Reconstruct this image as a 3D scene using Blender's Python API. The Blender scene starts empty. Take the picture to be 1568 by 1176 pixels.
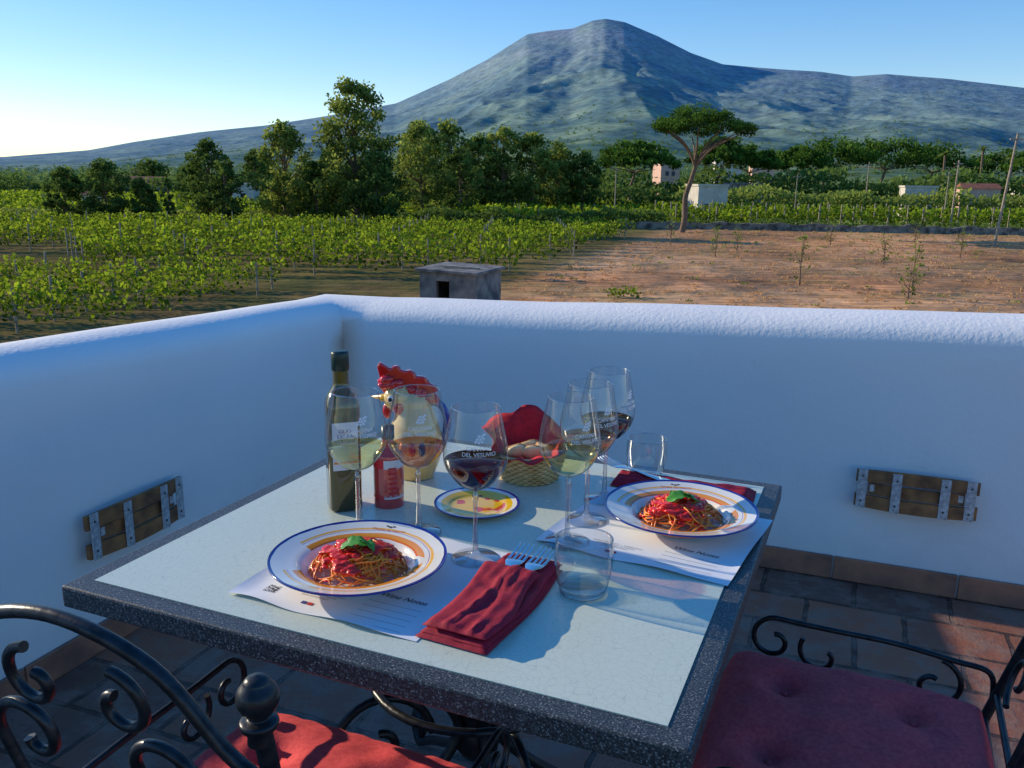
import bpy, bmesh, math, random
import numpy as np
from mathutils import Vector, Matrix, noise as mn
random.seed(7); rng=np.random.default_rng(7)
sc=bpy.context.scene
col=sc.collection
def s2l(r,g,b):
    f=lambda c:(c/255/12.92) if c/255<=.04045 else ((c/255+.055)/1.055)**2.4
    return (f(r),f(g),f(b),1)
# ---------------------------------------------------------------- materials
def newmat(name):
    m=bpy.data.materials.new(name);m.use_nodes=True
    nt=m.node_tree
    for n in list(nt.nodes): nt.nodes.remove(n)
    out=nt.nodes.new('ShaderNodeOutputMaterial')
    return m,nt,out
def N(nt,t,**k):
    n=nt.nodes.new(t)
    for a,b in k.items(): setattr(n,a,b)
    return n
def rgb(c): return tuple(c)+((1,) if len(c)==3 else ())
def pmat(name,c1,c2=None,scale=20,rough=.6,bump=0,bscale=None,metal=0,spec=.5,detail=6,coat=0,coords='Object',dist=.01,sub=0):
    m,nt,out=newmat(name)
    p=N(nt,'ShaderNodeBsdfPrincipled');nt.links.new(p.outputs[0],out.inputs[0])
    p.inputs['Roughness'].default_value=rough;p.inputs['Metallic'].default_value=metal
    p.inputs['Specular IOR Level'].default_value=spec
    p.inputs['Coat Weight'].default_value=coat
    p.inputs['Coat Roughness'].default_value=.1
    p.inputs['Base Color'].default_value=rgb(c1)
    tc=N(nt,'ShaderNodeTexCoord')
    if c2 is not None:
        n=N(nt,'ShaderNodeTexNoise');n.inputs['Scale'].default_value=scale;n.inputs['Detail'].default_value=detail
        nt.links.new(tc.outputs[coords],n.inputs['Vector'])
        r=N(nt,'ShaderNodeValToRGB');r.color_ramp.elements[0].position=.35;r.color_ramp.elements[1].position=.65
        r.color_ramp.elements[0].color=rgb(c1);r.color_ramp.elements[1].color=rgb(c2)
        nt.links.new(n.outputs[0],r.inputs[0]);nt.links.new(r.outputs[0],p.inputs['Base Color'])
    if bump:
        n=N(nt,'ShaderNodeTexNoise');n.inputs['Scale'].default_value=bscale or scale;n.inputs['Detail'].default_value=8
        nt.links.new(tc.outputs[coords],n.inputs['Vector'])
        b=N(nt,'ShaderNodeBump');b.inputs['Strength'].default_value=bump;b.inputs['Distance'].default_value=dist
        nt.links.new(n.outputs[0],b.inputs['Height']);nt.links.new(b.outputs[0],p.inputs['Normal'])
    return m
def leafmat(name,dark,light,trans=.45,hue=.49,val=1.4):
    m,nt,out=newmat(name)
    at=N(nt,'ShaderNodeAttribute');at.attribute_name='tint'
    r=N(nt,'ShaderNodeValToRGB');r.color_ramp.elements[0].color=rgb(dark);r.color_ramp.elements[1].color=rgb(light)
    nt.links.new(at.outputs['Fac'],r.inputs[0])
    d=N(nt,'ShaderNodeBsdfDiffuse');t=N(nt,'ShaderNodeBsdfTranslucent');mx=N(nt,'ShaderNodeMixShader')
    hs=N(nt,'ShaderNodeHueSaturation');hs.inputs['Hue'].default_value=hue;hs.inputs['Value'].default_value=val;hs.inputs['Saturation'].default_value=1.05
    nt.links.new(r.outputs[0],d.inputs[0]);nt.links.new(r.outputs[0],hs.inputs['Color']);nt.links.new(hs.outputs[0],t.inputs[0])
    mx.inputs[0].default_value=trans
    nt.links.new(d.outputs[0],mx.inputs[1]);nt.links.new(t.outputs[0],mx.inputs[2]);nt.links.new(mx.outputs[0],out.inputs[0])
    return m
def thinglass(name,tint=(.97,.98,.98),edge=(.45,.5,.53),base=.06,rim=.85,pw_=3,es=.72,ro=.03):
    m,nt,out=newmat(name)
    lw=N(nt,'ShaderNodeLayerWeight');lw.inputs[0].default_value=.5
    pw=N(nt,'ShaderNodeMath',operation='POWER');pw.inputs[1].default_value=pw_
    ml=N(nt,'ShaderNodeMath',operation='MULTIPLY_ADD');ml.inputs[1].default_value=rim;ml.inputs[2].default_value=base
    nt.links.new(lw.outputs['Facing'],pw.inputs[0]);nt.links.new(pw.outputs[0],ml.inputs[0])
    cr=N(nt,'ShaderNodeValToRGB');cr.color_ramp.elements[0].position=es;cr.color_ramp.elements[0].color=rgb(tint);cr.color_ramp.elements[1].color=rgb(edge)
    nt.links.new(lw.outputs['Facing'],cr.inputs[0])
    t=N(nt,'ShaderNodeBsdfTransparent');g=N(nt,'ShaderNodeBsdfGlossy');g.inputs['Roughness'].default_value=ro
    nt.links.new(cr.outputs[0],t.inputs[0])
    mx=N(nt,'ShaderNodeMixShader');nt.links.new(ml.outputs[0],mx.inputs[0]);nt.links.new(t.outputs[0],mx.inputs[1]);nt.links.new(g.outputs[0],mx.inputs[2])
    nt.links.new(mx.outputs[0],out.inputs[0]);return m
# ---------------------------------------------------------------- mesh helpers
def empty(name,loc=(0,0,0)):
    e=bpy.data.objects.new(name,None);e.empty_display_size=.1;col.objects.link(e);return e
def mobj(name,v,f,mat=None,parent=None,smooth=False,loc=None,rot=None):
    me=bpy.data.meshes.new(name);me.from_pydata([tuple(p) for p in v],[],[tuple(q) for q in f]);me.update()
    o=bpy.data.objects.new(name,me);col.objects.link(o)
    if mat: me.materials.append(mat)
    if smooth: me.polygons.foreach_set('use_smooth',[True]*len(me.polygons))
    if parent: o.parent=parent
    if loc: o.location=loc
    if rot: o.rotation_euler=rot
    return o
def quads(name,V,mat,tint=None,parent=None):
    n=len(V);me=bpy.data.meshes.new(name)
    me.vertices.add(n*4);me.vertices.foreach_set('co',V.reshape(-1).astype(np.float32))
    me.loops.add(n*4);me.loops.foreach_set('vertex_index',np.arange(n*4,dtype=np.int32))
    me.polygons.add(n);me.polygons.foreach_set('loop_start',np.arange(0,n*4,4,dtype=np.int32))
    me.polygons.foreach_set('loop_total',np.full(n,4,dtype=np.int32))
    me.update(calc_edges=True)
    if tint is not None:
        a=me.attributes.new('tint','FLOAT','FACE');a.data.foreach_set('value',tint.astype(np.float32))
    me.materials.append(mat)
    o=bpy.data.objects.new(name,me);col.objects.link(o)
    if parent:o.parent=parent
    return o
def leafquads(C,size,aspect=.8,flat=0.):
    n=len(C);size=np.broadcast_to(size,(n,))
    a=rng.normal(size=(n,3));a/=np.linalg.norm(a,axis=1)[:,None]
    b=rng.normal(size=(n,3))
    b-=a*np.sum(a*b,axis=1)[:,None];b/=np.linalg.norm(b,axis=1)[:,None]
    a=a*(size/2)[:,None];b=b*(size*aspect/2)[:,None]
    return np.stack([C-a,C-b*.9+a*.1,C+a,C+b*.9+a*.1],1)
def lathe(name,prof,mat,parent=None,seg=48,loc=None,smooth=True,capb=False,capt=False):
    v=[];f=[];n=len(prof)
    for r,z in prof:
        for i in range(seg):
            a=2*math.pi*i/seg;v.append((r*math.cos(a),r*math.sin(a),z))
    for j in range(n-1):
        for i in range(seg):
            k=(i+1)%seg;f.append((j*seg+i,j*seg+k,(j+1)*seg+k,(j+1)*seg+i))
    return mobj(name,v,f,mat,parent,smooth,loc)
def smoothprof(pts,n=6):
    P=[pts[0]]+list(pts)+[pts[-1]];out=[]
    for i in range(1,len(P)-2):
        p0,p1,p2,p3=[np.array(q,float) for q in P[i-1:i+3]]
        for k in range(n):
            t=k/n;out.append(tuple(.5*((2*p1)+(-p0+p2)*t+(2*p0-5*p1+4*p2-p3)*t*t+(-p0+3*p1-3*p2+p3)*t**3)))
    out.append(tuple(float(c) for c in pts[-1]));return out
def tube(name,paths,rad,mat,parent=None,res=3,sm=False,taper=None,cyc=False):
    cu=bpy.data.curves.new(name,'CURVE');cu.dimensions='3D';cu.bevel_depth=rad;cu.bevel_resolution=res;cu.use_fill_caps=True
    for p in paths:
        s=cu.splines.new('POLY');s.points.add(len(p)-1)
        for i,q in enumerate(p):
            s.points[i].co=(q[0],q[1],q[2],1);s.points[i].radius=1 if taper is None else taper[0]+(taper[1]-taper[0])*i/(len(p)-1)
        s.use_smooth=True;s.use_cyclic_u=cyc
    cu.materials.append(mat)
    o=bpy.data.objects.new(name,cu);col.objects.link(o)
    if parent:o.parent=parent
    return o
def box(name,dim,mat,parent=None,loc=(0,0,0),rot=(0,0,0),bevel=0,seg=2):
    bm=bmesh.new();bmesh.ops.create_cube(bm,size=1);bmesh.ops.scale(bm,vec=dim,verts=bm.verts)
    if bevel:bmesh.ops.bevel(bm,geom=bm.edges[:],offset=bevel,segments=seg,affect='EDGES',profile=.5)
    me=bpy.data.meshes.new(name);bm.to_mesh(me);bm.free();me.materials.append(mat)
    o=bpy.data.objects.new(name,me);col.objects.link(o);o.location=loc;o.rotation_euler=rot
    if parent:o.parent=parent
    return o
def ico(name,r,mat,parent=None,loc=(0,0,0),scale=(1,1,1),sub=3,disp=0,dsc=5,rot=(0,0,0)):
    bm=bmesh.new();bmesh.ops.create_icosphere(bm,subdivisions=sub,radius=r)
    if disp:
        for v in bm.verts:
            v.co*=1+disp*mn.noise(v.co/r*dsc*.2+Vector(loc)*37)
    me=bpy.data.meshes.new(name);bm.to_mesh(me);bm.free();me.materials.append(mat)
    me.polygons.foreach_set('use_smooth',[True]*len(me.polygons))
    o=bpy.data.objects.new(name,me);col.objects.link(o);o.location=loc;o.scale=scale;o.rotation_euler=rot
    if parent:o.parent=parent
    return o
def textmesh(name,s,size,mat,parent=None,fn=None,loc=(0,0,0),rot=0,shear=0):
    cu=bpy.data.curves.new(name,'FONT');cu.body=s;cu.size=size;cu.align_x='CENTER';cu.resolution_u=3;cu.shear=shear
    t=bpy.data.objects.new(name+'_c',cu);col.objects.link(t)
    dg=bpy.context.evaluated_depsgraph_get()
    me=bpy.data.meshes.new_from_object(t.evaluated_get(dg));bpy.data.objects.remove(t)
    me.materials.clear();me.materials.append(mat)
    o=bpy.data.objects.new(name,me);col.objects.link(o)
    if fn:
        for v in me.vertices:v.co=fn(v.co.x,v.co.y)
    o.location=loc;o.rotation_euler=(0,0,rot)
    if parent:o.parent=parent
    return o
_perm=rng.random((256,256))
def vn(x,y):
    xi=np.floor(x).astype(int);yi=np.floor(y).astype(int);xf=x-xi;yf=y-yi
    u=xf*xf*(3-2*xf);w=yf*yf*(3-2*yf)
    g=lambda a,b:_perm[a%256,b%256]
    return (g(xi,yi)*(1-u)+g(xi+1,yi)*u)*(1-w)+(g(xi,yi+1)*(1-u)+g(xi+1,yi+1)*u)*w
def fbm(x,y,o=5):
    s=0;a=.5
    for i in range(o):
        s=s+a*vn(x*2**i+17*i,y*2**i+31*i);a*=.5
    return s
# ---------------------------------------------------------------- camera
CZ=1.37
p,r=.2319,.0135
fw=Vector((0,math.cos(p),-math.sin(p)));up=Vector((0,math.sin(p),math.cos(p)));rt=Vector((1,0,0))
r2=rt*math.cos(r)+up*math.sin(r);u2=-rt*math.sin(r)+up*math.cos(r)
M=Matrix(((r2.x,u2.x,-fw.x,0),(r2.y,u2.y,-fw.y,0),(r2.z,u2.z,-fw.z,CZ),(0,0,0,1)))
cd=bpy.data.cameras.new('camera');cam=bpy.data.objects.new('camera',cd);col.objects.link(cam);cam.matrix_world=M
cd.sensor_width=36;cd.lens=36*1312.4/1568;cd.clip_end=30000;cd.clip_start=.05
sc.camera=cam
# ---------------------------------------------------------------- light
EL=math.radians(19.5);AZ=math.radians(-65)
w=bpy.data.worlds.new("World");sc.world=w;w.use_nodes=True
nt=w.node_tree;bg=nt.nodes['Background'];bg.inputs[1].default_value=.15
sk=nt.nodes.new('ShaderNodeTexSky');sk.sky_type='NISHITA';sk.sun_disc=False;sk.sun_elevation=EL;sk.sun_rotation=AZ%(2*math.pi)
sk.air_density=1.0;sk.dust_density=.12;sk.ozone_density=3.4;sk.altitude=100
gm=nt.nodes.new('ShaderNodeGamma');gm.inputs[1].default_value=.66
hs=nt.nodes.new('ShaderNodeHueSaturation');hs.inputs['Hue'].default_value=.514;hs.inputs['Saturation'].default_value=1.62;hs.inputs['Value'].default_value=2.15
nt.links.new(sk.outputs[0],gm.inputs[0]);nt.links.new(gm.outputs[0],hs.inputs['Color']);nt.links.new(hs.outputs[0],bg.inputs[0])
sl=bpy.data.lights.new('sun','SUN');sl.energy=5;sl.angle=math.radians(.5);sl.color=(1,.86,.62)
so=bpy.data.objects.new('sun',sl);col.objects.link(so)
sv=Vector((math.sin(AZ)*math.cos(EL),math.cos(AZ)*math.cos(EL),math.sin(EL)))
so.rotation_euler=sv.to_track_quat('Z','Y').to_euler()
sc.view_settings.view_transform='Standard';sc.view_settings.look='None';sc.view_settings.exposure=0
# ---------------------------------------------------------------- terrain
GZ=-3.6
AZP=np.radians([-180,-90,-45,-36,-30,-25.7,-23.2,-19.5,-15.7,-12.1,-7.6,-4.3,-1.8,.66,1.88,3.5,4.7,5.5,6.7,8.8,10.8,12.8,14.8,18.6,20.4,22.2,25.7,29.6,40,60,90,180])
TP=np.array([.005,.008,.012,.014,.0171,.0255,.035,.0468,.0555,.0668,.0826,.1085,.1311,.1574,.1609,.1637,.1717,.1737,.1702,.1554,.1384,.126,.1221,.1161,.1107,.1123,.1053,.0942,.07,.035,.015,.005])
R0=5000.
def terr(x,y):
    x=np.asarray(x,float);y=np.asarray(y,float)
    rr=np.hypot(x,y);az=np.arctan2(x,y)
    H=np.interp(az,AZP,TP)*R0+1.37-GZ
    g=np.clip((rr-260)/(R0-260),0,1)**1.85
    fall=np.clip((rr-R0)/2500,0,1);g=g*(1-.75*fall*fall)
    pk=(R0*math.sin(math.radians(5.5)),R0*math.cos(math.radians(5.5)))
    an=np.arctan2(x-pk[0],y-pk[1]);rd=np.hypot(x-pk[0],y-pk[1])
    gul=1-np.abs(2*fbm(an*7+5,rd/1500.+fbm(x/600,y/600,3)*2.2,4)-1)
    z=GZ+H*g
    mid=np.clip((rr-900)/1500,0,1)*np.clip((R0-rr)/900,.05,1)
    z=z+(gul-.75)*70*mid*np.clip(H/600,.1,1)*np.clip((rd-350)/1500,0,1)
    z=z+(fbm(x/420+9,y/420,5)-.5)*60*mid*np.clip(H/500,.15,1)
    z=z+(fbm(x/60,y/60,4)-.47)*.5*np.clip((rr-25)/60,0,1)
    return z
rad=np.concatenate([np.linspace(6,30,8),np.geomspace(32,300,110),np.geomspace(306,1500,60),np.geomspace(1540,5400,120),np.geomspace(5600,9000,8)])
azs=np.radians(np.concatenate([np.linspace(-180,-50,60,endpoint=False),np.linspace(-50,50,680,endpoint=False),np.linspace(50,180,60,endpoint=False)]))
RR,AA=np.meshgrid(rad,azs,indexing='ij');X=RR*np.sin(AA);Y=RR*np.cos(AA);Z=terr(X,Y)
nr,na=X.shape
V=np.stack([X,Y,Z],-1).reshape(-1,3)
i,j=np.meshgrid(np.arange(nr-1),np.arange(na),indexing='ij');j2=(j+1)%na
F=np.stack([i*na+j,i*na+j2,(i+1)*na+j2,(i+1)*na+j],-1).reshape(-1,4)
me=bpy.data.meshes.new('ground');me.vertices.add(len(V)+1);me.vertices.foreach_set('co',np.append(V.reshape(-1),[0,0,GZ]).astype(np.float32))
tri=[(len(V),(k+1)%na,k) for k in range(na)]
me.loops.add(len(F)*4+len(tri)*3);me.loops.foreach_set('vertex_index',np.concatenate([F.reshape(-1)[::1],np.array(tri).reshape(-1)]).astype(np.int32))
me.polygons.add(len(F)+len(tri))
me.polygons.foreach_set('loop_start',np.concatenate([np.arange(0,len(F)*4,4),len(F)*4+np.arange(0,len(tri)*3,3)]).astype(np.int32))
me.polygons.foreach_set('loop_total',np.concatenate([np.full(len(F),4),np.full(len(tri),3)]).astype(np.int32))
me.update(calc_edges=True);me.flip_normals();me.polygons.foreach_set('use_smooth',[True]*len(me.polygons))
def L(c):return np.array(c[:3])
x,y,z=V.T;rr=np.hypot(x,y)
tan_=L(s2l(220,170,128));tan2=L(s2l(188,134,98));vin=L(s2l(128,108,74));grn=L(s2l(84,104,46));grn2=L(s2l(128,140,66))
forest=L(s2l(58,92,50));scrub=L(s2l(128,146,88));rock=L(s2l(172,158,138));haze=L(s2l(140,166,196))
n1=fbm(x/9,y/9,5)[:,None]*2-.5;n1=np.clip(n1,0,1);n2=np.clip(fbm(x/2.2+3,y/1.1,4)*2.2-.6,0,1)[:,None]
C=np.tile(vin,(len(V),1))*(1-.5*n2)+grn*(.5*n2)
field=1/(1+np.exp(-((x-(0.3+(y-44)*.318))/.6)));
field=field*(1/(1+np.exp((y-96-(.0)*x)/1.)));field=field[:,None]
fc=tan_*(1-n1)+tan2*n1;fc=fc*(1-.3*n2)
ng=np.clip(fbm(x/5+40,y/2.5,5)*5-2.8,0,.3)[:,None];fc=fc*(1-ng)+L(s2l(150,140,92))*ng
C=C*(1-field)+fc*field
far=np.clip((rr-96)/30,0,1)[:,None];nn=np.clip(fbm(x/45,y/30,4)*2.4-.7,0,1)[:,None]
C=C*(1-far)+(grn*nn+grn2*(1-nn))*far
m2=np.clip((rr-500)/900,0,1)[:,None];nf=np.clip(fbm(x/150,y/150,6)*4-1.5,0,1)[:,None]
C=C*(1-m2)+(forest*(1-nf)+scrub*nf)*m2
up_=np.clip((z-440+200*(fbm(x/300,y/300,5)-.5)*2)/350,0,1)[:,None]*np.clip((fbm(x/230+4,y/400,5)*4-1.5),.1,.8)[:,None]
C=C*(1-up_)+rock*up_
C=C*(.72+.6*fbm(x/55+3,y/80,3))[:,None]**(np.clip((rr-400)/600,0,1)[:,None])
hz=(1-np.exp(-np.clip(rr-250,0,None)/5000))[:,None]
C=C*(1-hz)+haze*hz  # aerial haze painted into the vertex colours, stronger with distance
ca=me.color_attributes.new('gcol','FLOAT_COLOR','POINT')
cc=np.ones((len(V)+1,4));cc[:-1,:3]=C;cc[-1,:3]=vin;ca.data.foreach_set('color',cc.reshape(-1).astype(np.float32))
m,nt,out=newmat('ground_mat')
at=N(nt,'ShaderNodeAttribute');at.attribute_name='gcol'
ge=N(nt,'ShaderNodeNewGeometry')
def nz(sc_,det=8,vec=None):
    n=N(nt,'ShaderNodeTexNoise');n.inputs['Scale'].default_value=sc_;n.inputs['Detail'].default_value=det;nt.links.new(vec or ge.outputs['Position'],n.inputs['Vector']);return n
mp=N(nt,'ShaderNodeMapping');mp.inputs['Scale'].default_value=(.3,1.7,1);mp.inputs['Rotation'].default_value=(0,0,-.12);nt.links.new(ge.outputs['Position'],mp.inputs['Vector'])
a1=nz(1.3,10,mp.outputs[0]);a2=nz(.03,12)
def mr(src,a,b,lo=.3,hi=.7):
    q=N(nt,'ShaderNodeMapRange');q.inputs[1].default_value=lo;q.inputs[2].default_value=hi;q.inputs[3].default_value=a;q.inputs[4].default_value=b;nt.links.new(src,q.inputs[0]);return q
k1=mr(a1.outputs[0],.6,1.32);k2=mr(a2.outputs[0],.70,1.26)
mu=N(nt,'ShaderNodeMath',operation='MULTIPLY');nt.links.new(k1.outputs[0],mu.inputs[0]);nt.links.new(k2.outputs[0],mu.inputs[1])
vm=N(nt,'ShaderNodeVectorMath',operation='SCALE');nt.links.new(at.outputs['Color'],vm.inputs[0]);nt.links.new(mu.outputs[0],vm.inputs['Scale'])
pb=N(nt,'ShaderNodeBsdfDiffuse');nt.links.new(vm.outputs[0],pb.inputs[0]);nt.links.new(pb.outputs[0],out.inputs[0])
bp=N(nt,'ShaderNodeBump');bp.inputs['Strength'].default_value=.7;bp.inputs['Distance'].default_value=.12;nt.links.new(a1.outputs[0],bp.inputs['Height'])
bp2=N(nt,'ShaderNodeBump');bp2.inputs['Strength'].default_value=.6;bp2.inputs['Distance'].default_value=9;nt.links.new(a2.outputs[0],bp2.inputs['Height']);nt.links.new(bp.outputs[0],bp2.inputs['Normal'])
nt.links.new(bp2.outputs[0],pb.inputs['Normal'])
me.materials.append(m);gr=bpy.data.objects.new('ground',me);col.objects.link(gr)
def gz(x,y):return float(terr(x,y))
# ---------------------------------------------------------------- vegetation
LV=leafmat('vine_leaf',s2l(42,62,20),s2l(150,172,58),.42)
LT=leafmat('tree_leaf',s2l(56,76,34),s2l(154,168,84),.4)
LTD=leafmat('tree_leaf_dark',s2l(40,60,30),s2l(112,136,68),.34)
LP=leafmat('pine_needle',s2l(34,58,26),s2l(104,138,56),.25)
LF=leafmat('far_leaf',s2l(58,84,52),s2l(128,150,92),.25)
BARK=pmat('bark',s2l(92,74,60),s2l(130,108,90),8,.9,.5)
POST=pmat('post_wood',s2l(130,116,100),s2l(170,158,140),5,.9)
def vinerows(name,rows,dens,size,h=1.75,postgap=6,pr=.045,mat=None):
    e=empty(name);Cs=[];posts=[]
    for (x0,x1,y0,sl) in rows:
        n=int((x1-x0)*dens);xx=rng.uniform(x0,x1,n)
        ln=np.clip(fbm(xx*1.1+y0*7,np.full(n,y0*1.3),3)*2.4-.5,0,1)
        keep=rng.random(n)<(.25+.75*ln);xx=xx[keep];ln=ln[keep];n=len(xx)
        hh=.35+(h-.35)*(rng.random(n)**.75)*(.7+.35*ln)
        wd=.08+.17*np.sin(np.clip((hh-.2)/h,0,1)*math.pi)
        yy=y0+sl*(xx-x0)+rng.normal(0,1,n)*wd
        Cs.append(np.stack([xx,yy,terr(xx,yy)+hh],1))
        for px in np.arange(x0,x1+.1,postgap):
            py=y0+sl*(px-x0);g=gz(px,py);posts.append([(px,py,g-.1),(px+random.uniform(-.05,.05),py,g+h*random.uniform(.95,1.12))])
    C=np.concatenate(Cs);V=leafquads(C,rng.uniform(.6,1.3,len(C))*size,.85)
    t=np.clip(-.05+.85*(C[:,2]-terr(C[:,0],C[:,1]))/h*rng.uniform(.6,1.3,len(C))+rng.normal(0,.12,len(C)),0,1)  # row shading painted in the tint: shaded low leaves dark, lit tops bright
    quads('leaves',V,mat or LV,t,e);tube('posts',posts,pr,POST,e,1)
    return e
rows=[]
for k in range(13):
    y0=45+k*2.9;xr=.0+(y0-44)*.318+random.uniform(-.3,.3);sl=.02
    if y0<56: rows.append((-22.5-(y0-45)*.6,xr,y0,sl));rows.append((-60,-27-(y0-45)*.8,y0-1.5,sl))
    else: rows.append((-62,xr,y0,sl))
vinerows('vineyard',rows,72,.25)
vinerows('vineyard',[(-46,-10.6-k*.35,37.3-k*2.3,.05) for k in range(6)],115,.19,1.5,5)
rows=[(-130+random.uniform(-3,3),34 if y0<150 else 80,y0,.0) for y0 in np.arange(101,205,4.2)]
vinerows('vineyard',rows,9,.62,1.8,12)
vinerows('vineyard',[(20,95,y0,-.05) for y0 in (104,108,112,118,124)],26,.48,2.5,4,.09)

def tree(name,x,y,h,wd,seed,mat=LT,base=.22,shape='round',nl=3200,ls=.3,lean=0):
    st=random.Random(seed);e=empty(name);g=gz(x,y)
    th=h*base
    top=h*.82;pts=[];
    for i in range(9):
        t=i/8;pts.append((x+lean*t*t+math.sin(t*4+seed)*.015*h*t,y+math.cos(t*3+seed)*.01*h*t,g-.2+top*t))
    tube('trunk',[pts],.022*h,BARK,e,2,taper=(1,.15))
    def env(t):
        if shape=='round':return math.sin(math.pi*min(1,max(0,t*.90+.10)))**.55
        if shape=='poplar':return (math.sin(math.pi*(t**.8*.88+.1)))**.65
        if shape=='column':return min(1,t*5+.3)*(1-t**3*.8)
        return 1
    nc=int(34+wd*8);cl=[];limbs=[]
    for k in range(nc):
        t=st.random();a=st.uniform(0,2*math.pi);rad_=env(t)*wd/2*(st.random()**.4)*st.uniform(.8,1.1)
        cz=g+th+(h-th)*t*.97
        c=(x+lean*t+rad_*math.cos(a),y+rad_*math.sin(a),cz);cl.append(c+(wd*st.uniform(.08,.17),st.random()))
        if k%3==0:
            ti=min(.95,max(.12,(th*.8+(h-th)*t*.7)/top));q=pts[int(ti*8)]
            limbs.append([q,((q[0]+c[0])/2,(q[1]+c[1])/2,(q[2]+c[2])/2-.1),c[:3]])
    tube('limbs',limbs,.007*h,BARK,e,1,taper=(1,.3))
    cl=np.array(cl);idx=rng.integers(0,nc,nl)
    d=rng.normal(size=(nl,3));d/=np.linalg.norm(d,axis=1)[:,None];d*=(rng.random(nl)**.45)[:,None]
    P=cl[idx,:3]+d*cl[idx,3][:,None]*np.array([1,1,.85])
    t=np.clip(.15+.45*cl[idx,4]+.25*d[:,2]+rng.normal(0,.13,nl)+.12*(P[:,2]-g)/h,0,1)  # crown light painted in the tint: upper side of each clump paler
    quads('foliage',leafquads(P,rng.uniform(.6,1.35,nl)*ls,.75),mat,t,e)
    return e
T=[(-16.4,91,14.7,8.4,'poplar_tree',LT,'poplar',9000,.36),(-24.5,93.5,10.6,6.8,'poplar_tree',LT,'poplar',5800,.34),(-21,93,6.8,4,'broadleaf_tree',LTD,'round',2900,.32),
(-32.3,93,8.6,5.8,'broadleaf_tree',LTD,'round',5200,.33),(-29.7,90,6.8,4,'broadleaf_tree',LTD,'poplar',3000,.3),(-45.7,89,5.7,4.2,'broadleaf_tree',LTD,'round',3400,.3),
(-41.6,89,6.5,5.6,'broadleaf_tree',LTD,'round',5000,.3),(-37.8,89,4.8,3.4,'broadleaf_tree',LTD,'column',3800,.28),(-35.2,89,5.0,1.4,'cypress_tree',LTD,'column',2400,.22),
(-14.0,89,7.6,6.2,'broadleaf_tree',LTD,'round',5600,.32),(-19.5,95,8.5,5,'broadleaf_tree',LT,'round',3500,.34),
(-11.4,108,11.5,7.5,'broadleaf_tree',LT,'round',5500,.38),(-7,112,9,6,'broadleaf_tree',LTD,'round',3500,.4),
(-15.4,142,14,9,'broadleaf_tree',LT,'round',4800,.55),(-10.5,142,14,9,'broadleaf_tree',LT,'round',4600,.55),(-6,145,12,9,'broadleaf_tree',LTD,'round',3800,.55),(-2,142,13.5,8.5,'broadleaf_tree',LT,'round',4200,.55),
(2.8,142,12.4,8.5,'broadleaf_tree',LT,'round',3600,.55),(7,145,11.2,8,'broadleaf_tree',LT,'round',3400,.55),(11.2,145,9.8,7,'broadleaf_tree',LTD,'round',2800,.55),(-30,120,5,6,'broadleaf_tree',LT,'round',2000,.42),(-26,98,4.4,5,'broadleaf_tree',LT,'round',2300,.36),
(-56,190,11,6,'broadleaf_tree',LTD,'round',2000,.6),(-95,230,9,11,'broadleaf_tree',LTD,'round',2200,.8),(-80,220,8,10,'broadleaf_tree',LTD,'round',2200,.8),(-66,230,11,9,'broadleaf_tree',LTD,'round',2200,.8),(-38,180,9,9,'broadleaf_tree',LTD,'round',2200,.7)]
for k,(x_,y_,h_,w_,nm,mt,sh,nl,ls) in enumerate(T):
    tree(nm,x_,y_,h_,w_,k*3+1,mt,.14 if sh!='column' else .04,sh,nl,ls)
def hedge(name,x0,x1,y0,y1,h,n,ls,mat,wd=1.2):
    xx=rng.uniform(0,1,n);X_=x0+(x1-x0)*xx;Y_=y0+(y1-y0)*xx+rng.normal(0,wd/2,n)
    lump=.45+.9*fbm(X_/2.3/max(1,h/3),X_*0+y0,4)
    hh=h*lump*rng.random(n)**.6
    P=np.stack([X_,Y_,terr(X_,Y_)+hh],1);t=np.clip(.2+.6*hh/h*rng.uniform(.5,1.2,n),0,1)
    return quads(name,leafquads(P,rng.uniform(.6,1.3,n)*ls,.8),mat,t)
hedge('hedge',-13,17,98,99,2.0,5200,.34,LTD,2)
hedge('hedge',18.5,80,97.6,92,1.2,2600,.3,LTD,1)
hedge('hedge',-60,-12,96.5,96.5,1.6,4200,.36,LT,2)
hedge('hedge',-20,40,150,150,4.5,5000,.7,LTD,4)
hedge('hedge',26,110,140,134,4.5,9000,.65,LT,5)
hedge('hedge',14,130,190,178,8,9000,1.0,LTD,8)
hedge('hedge',-130,-20,210,205,5,5500,.9,LTD,6)
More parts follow.
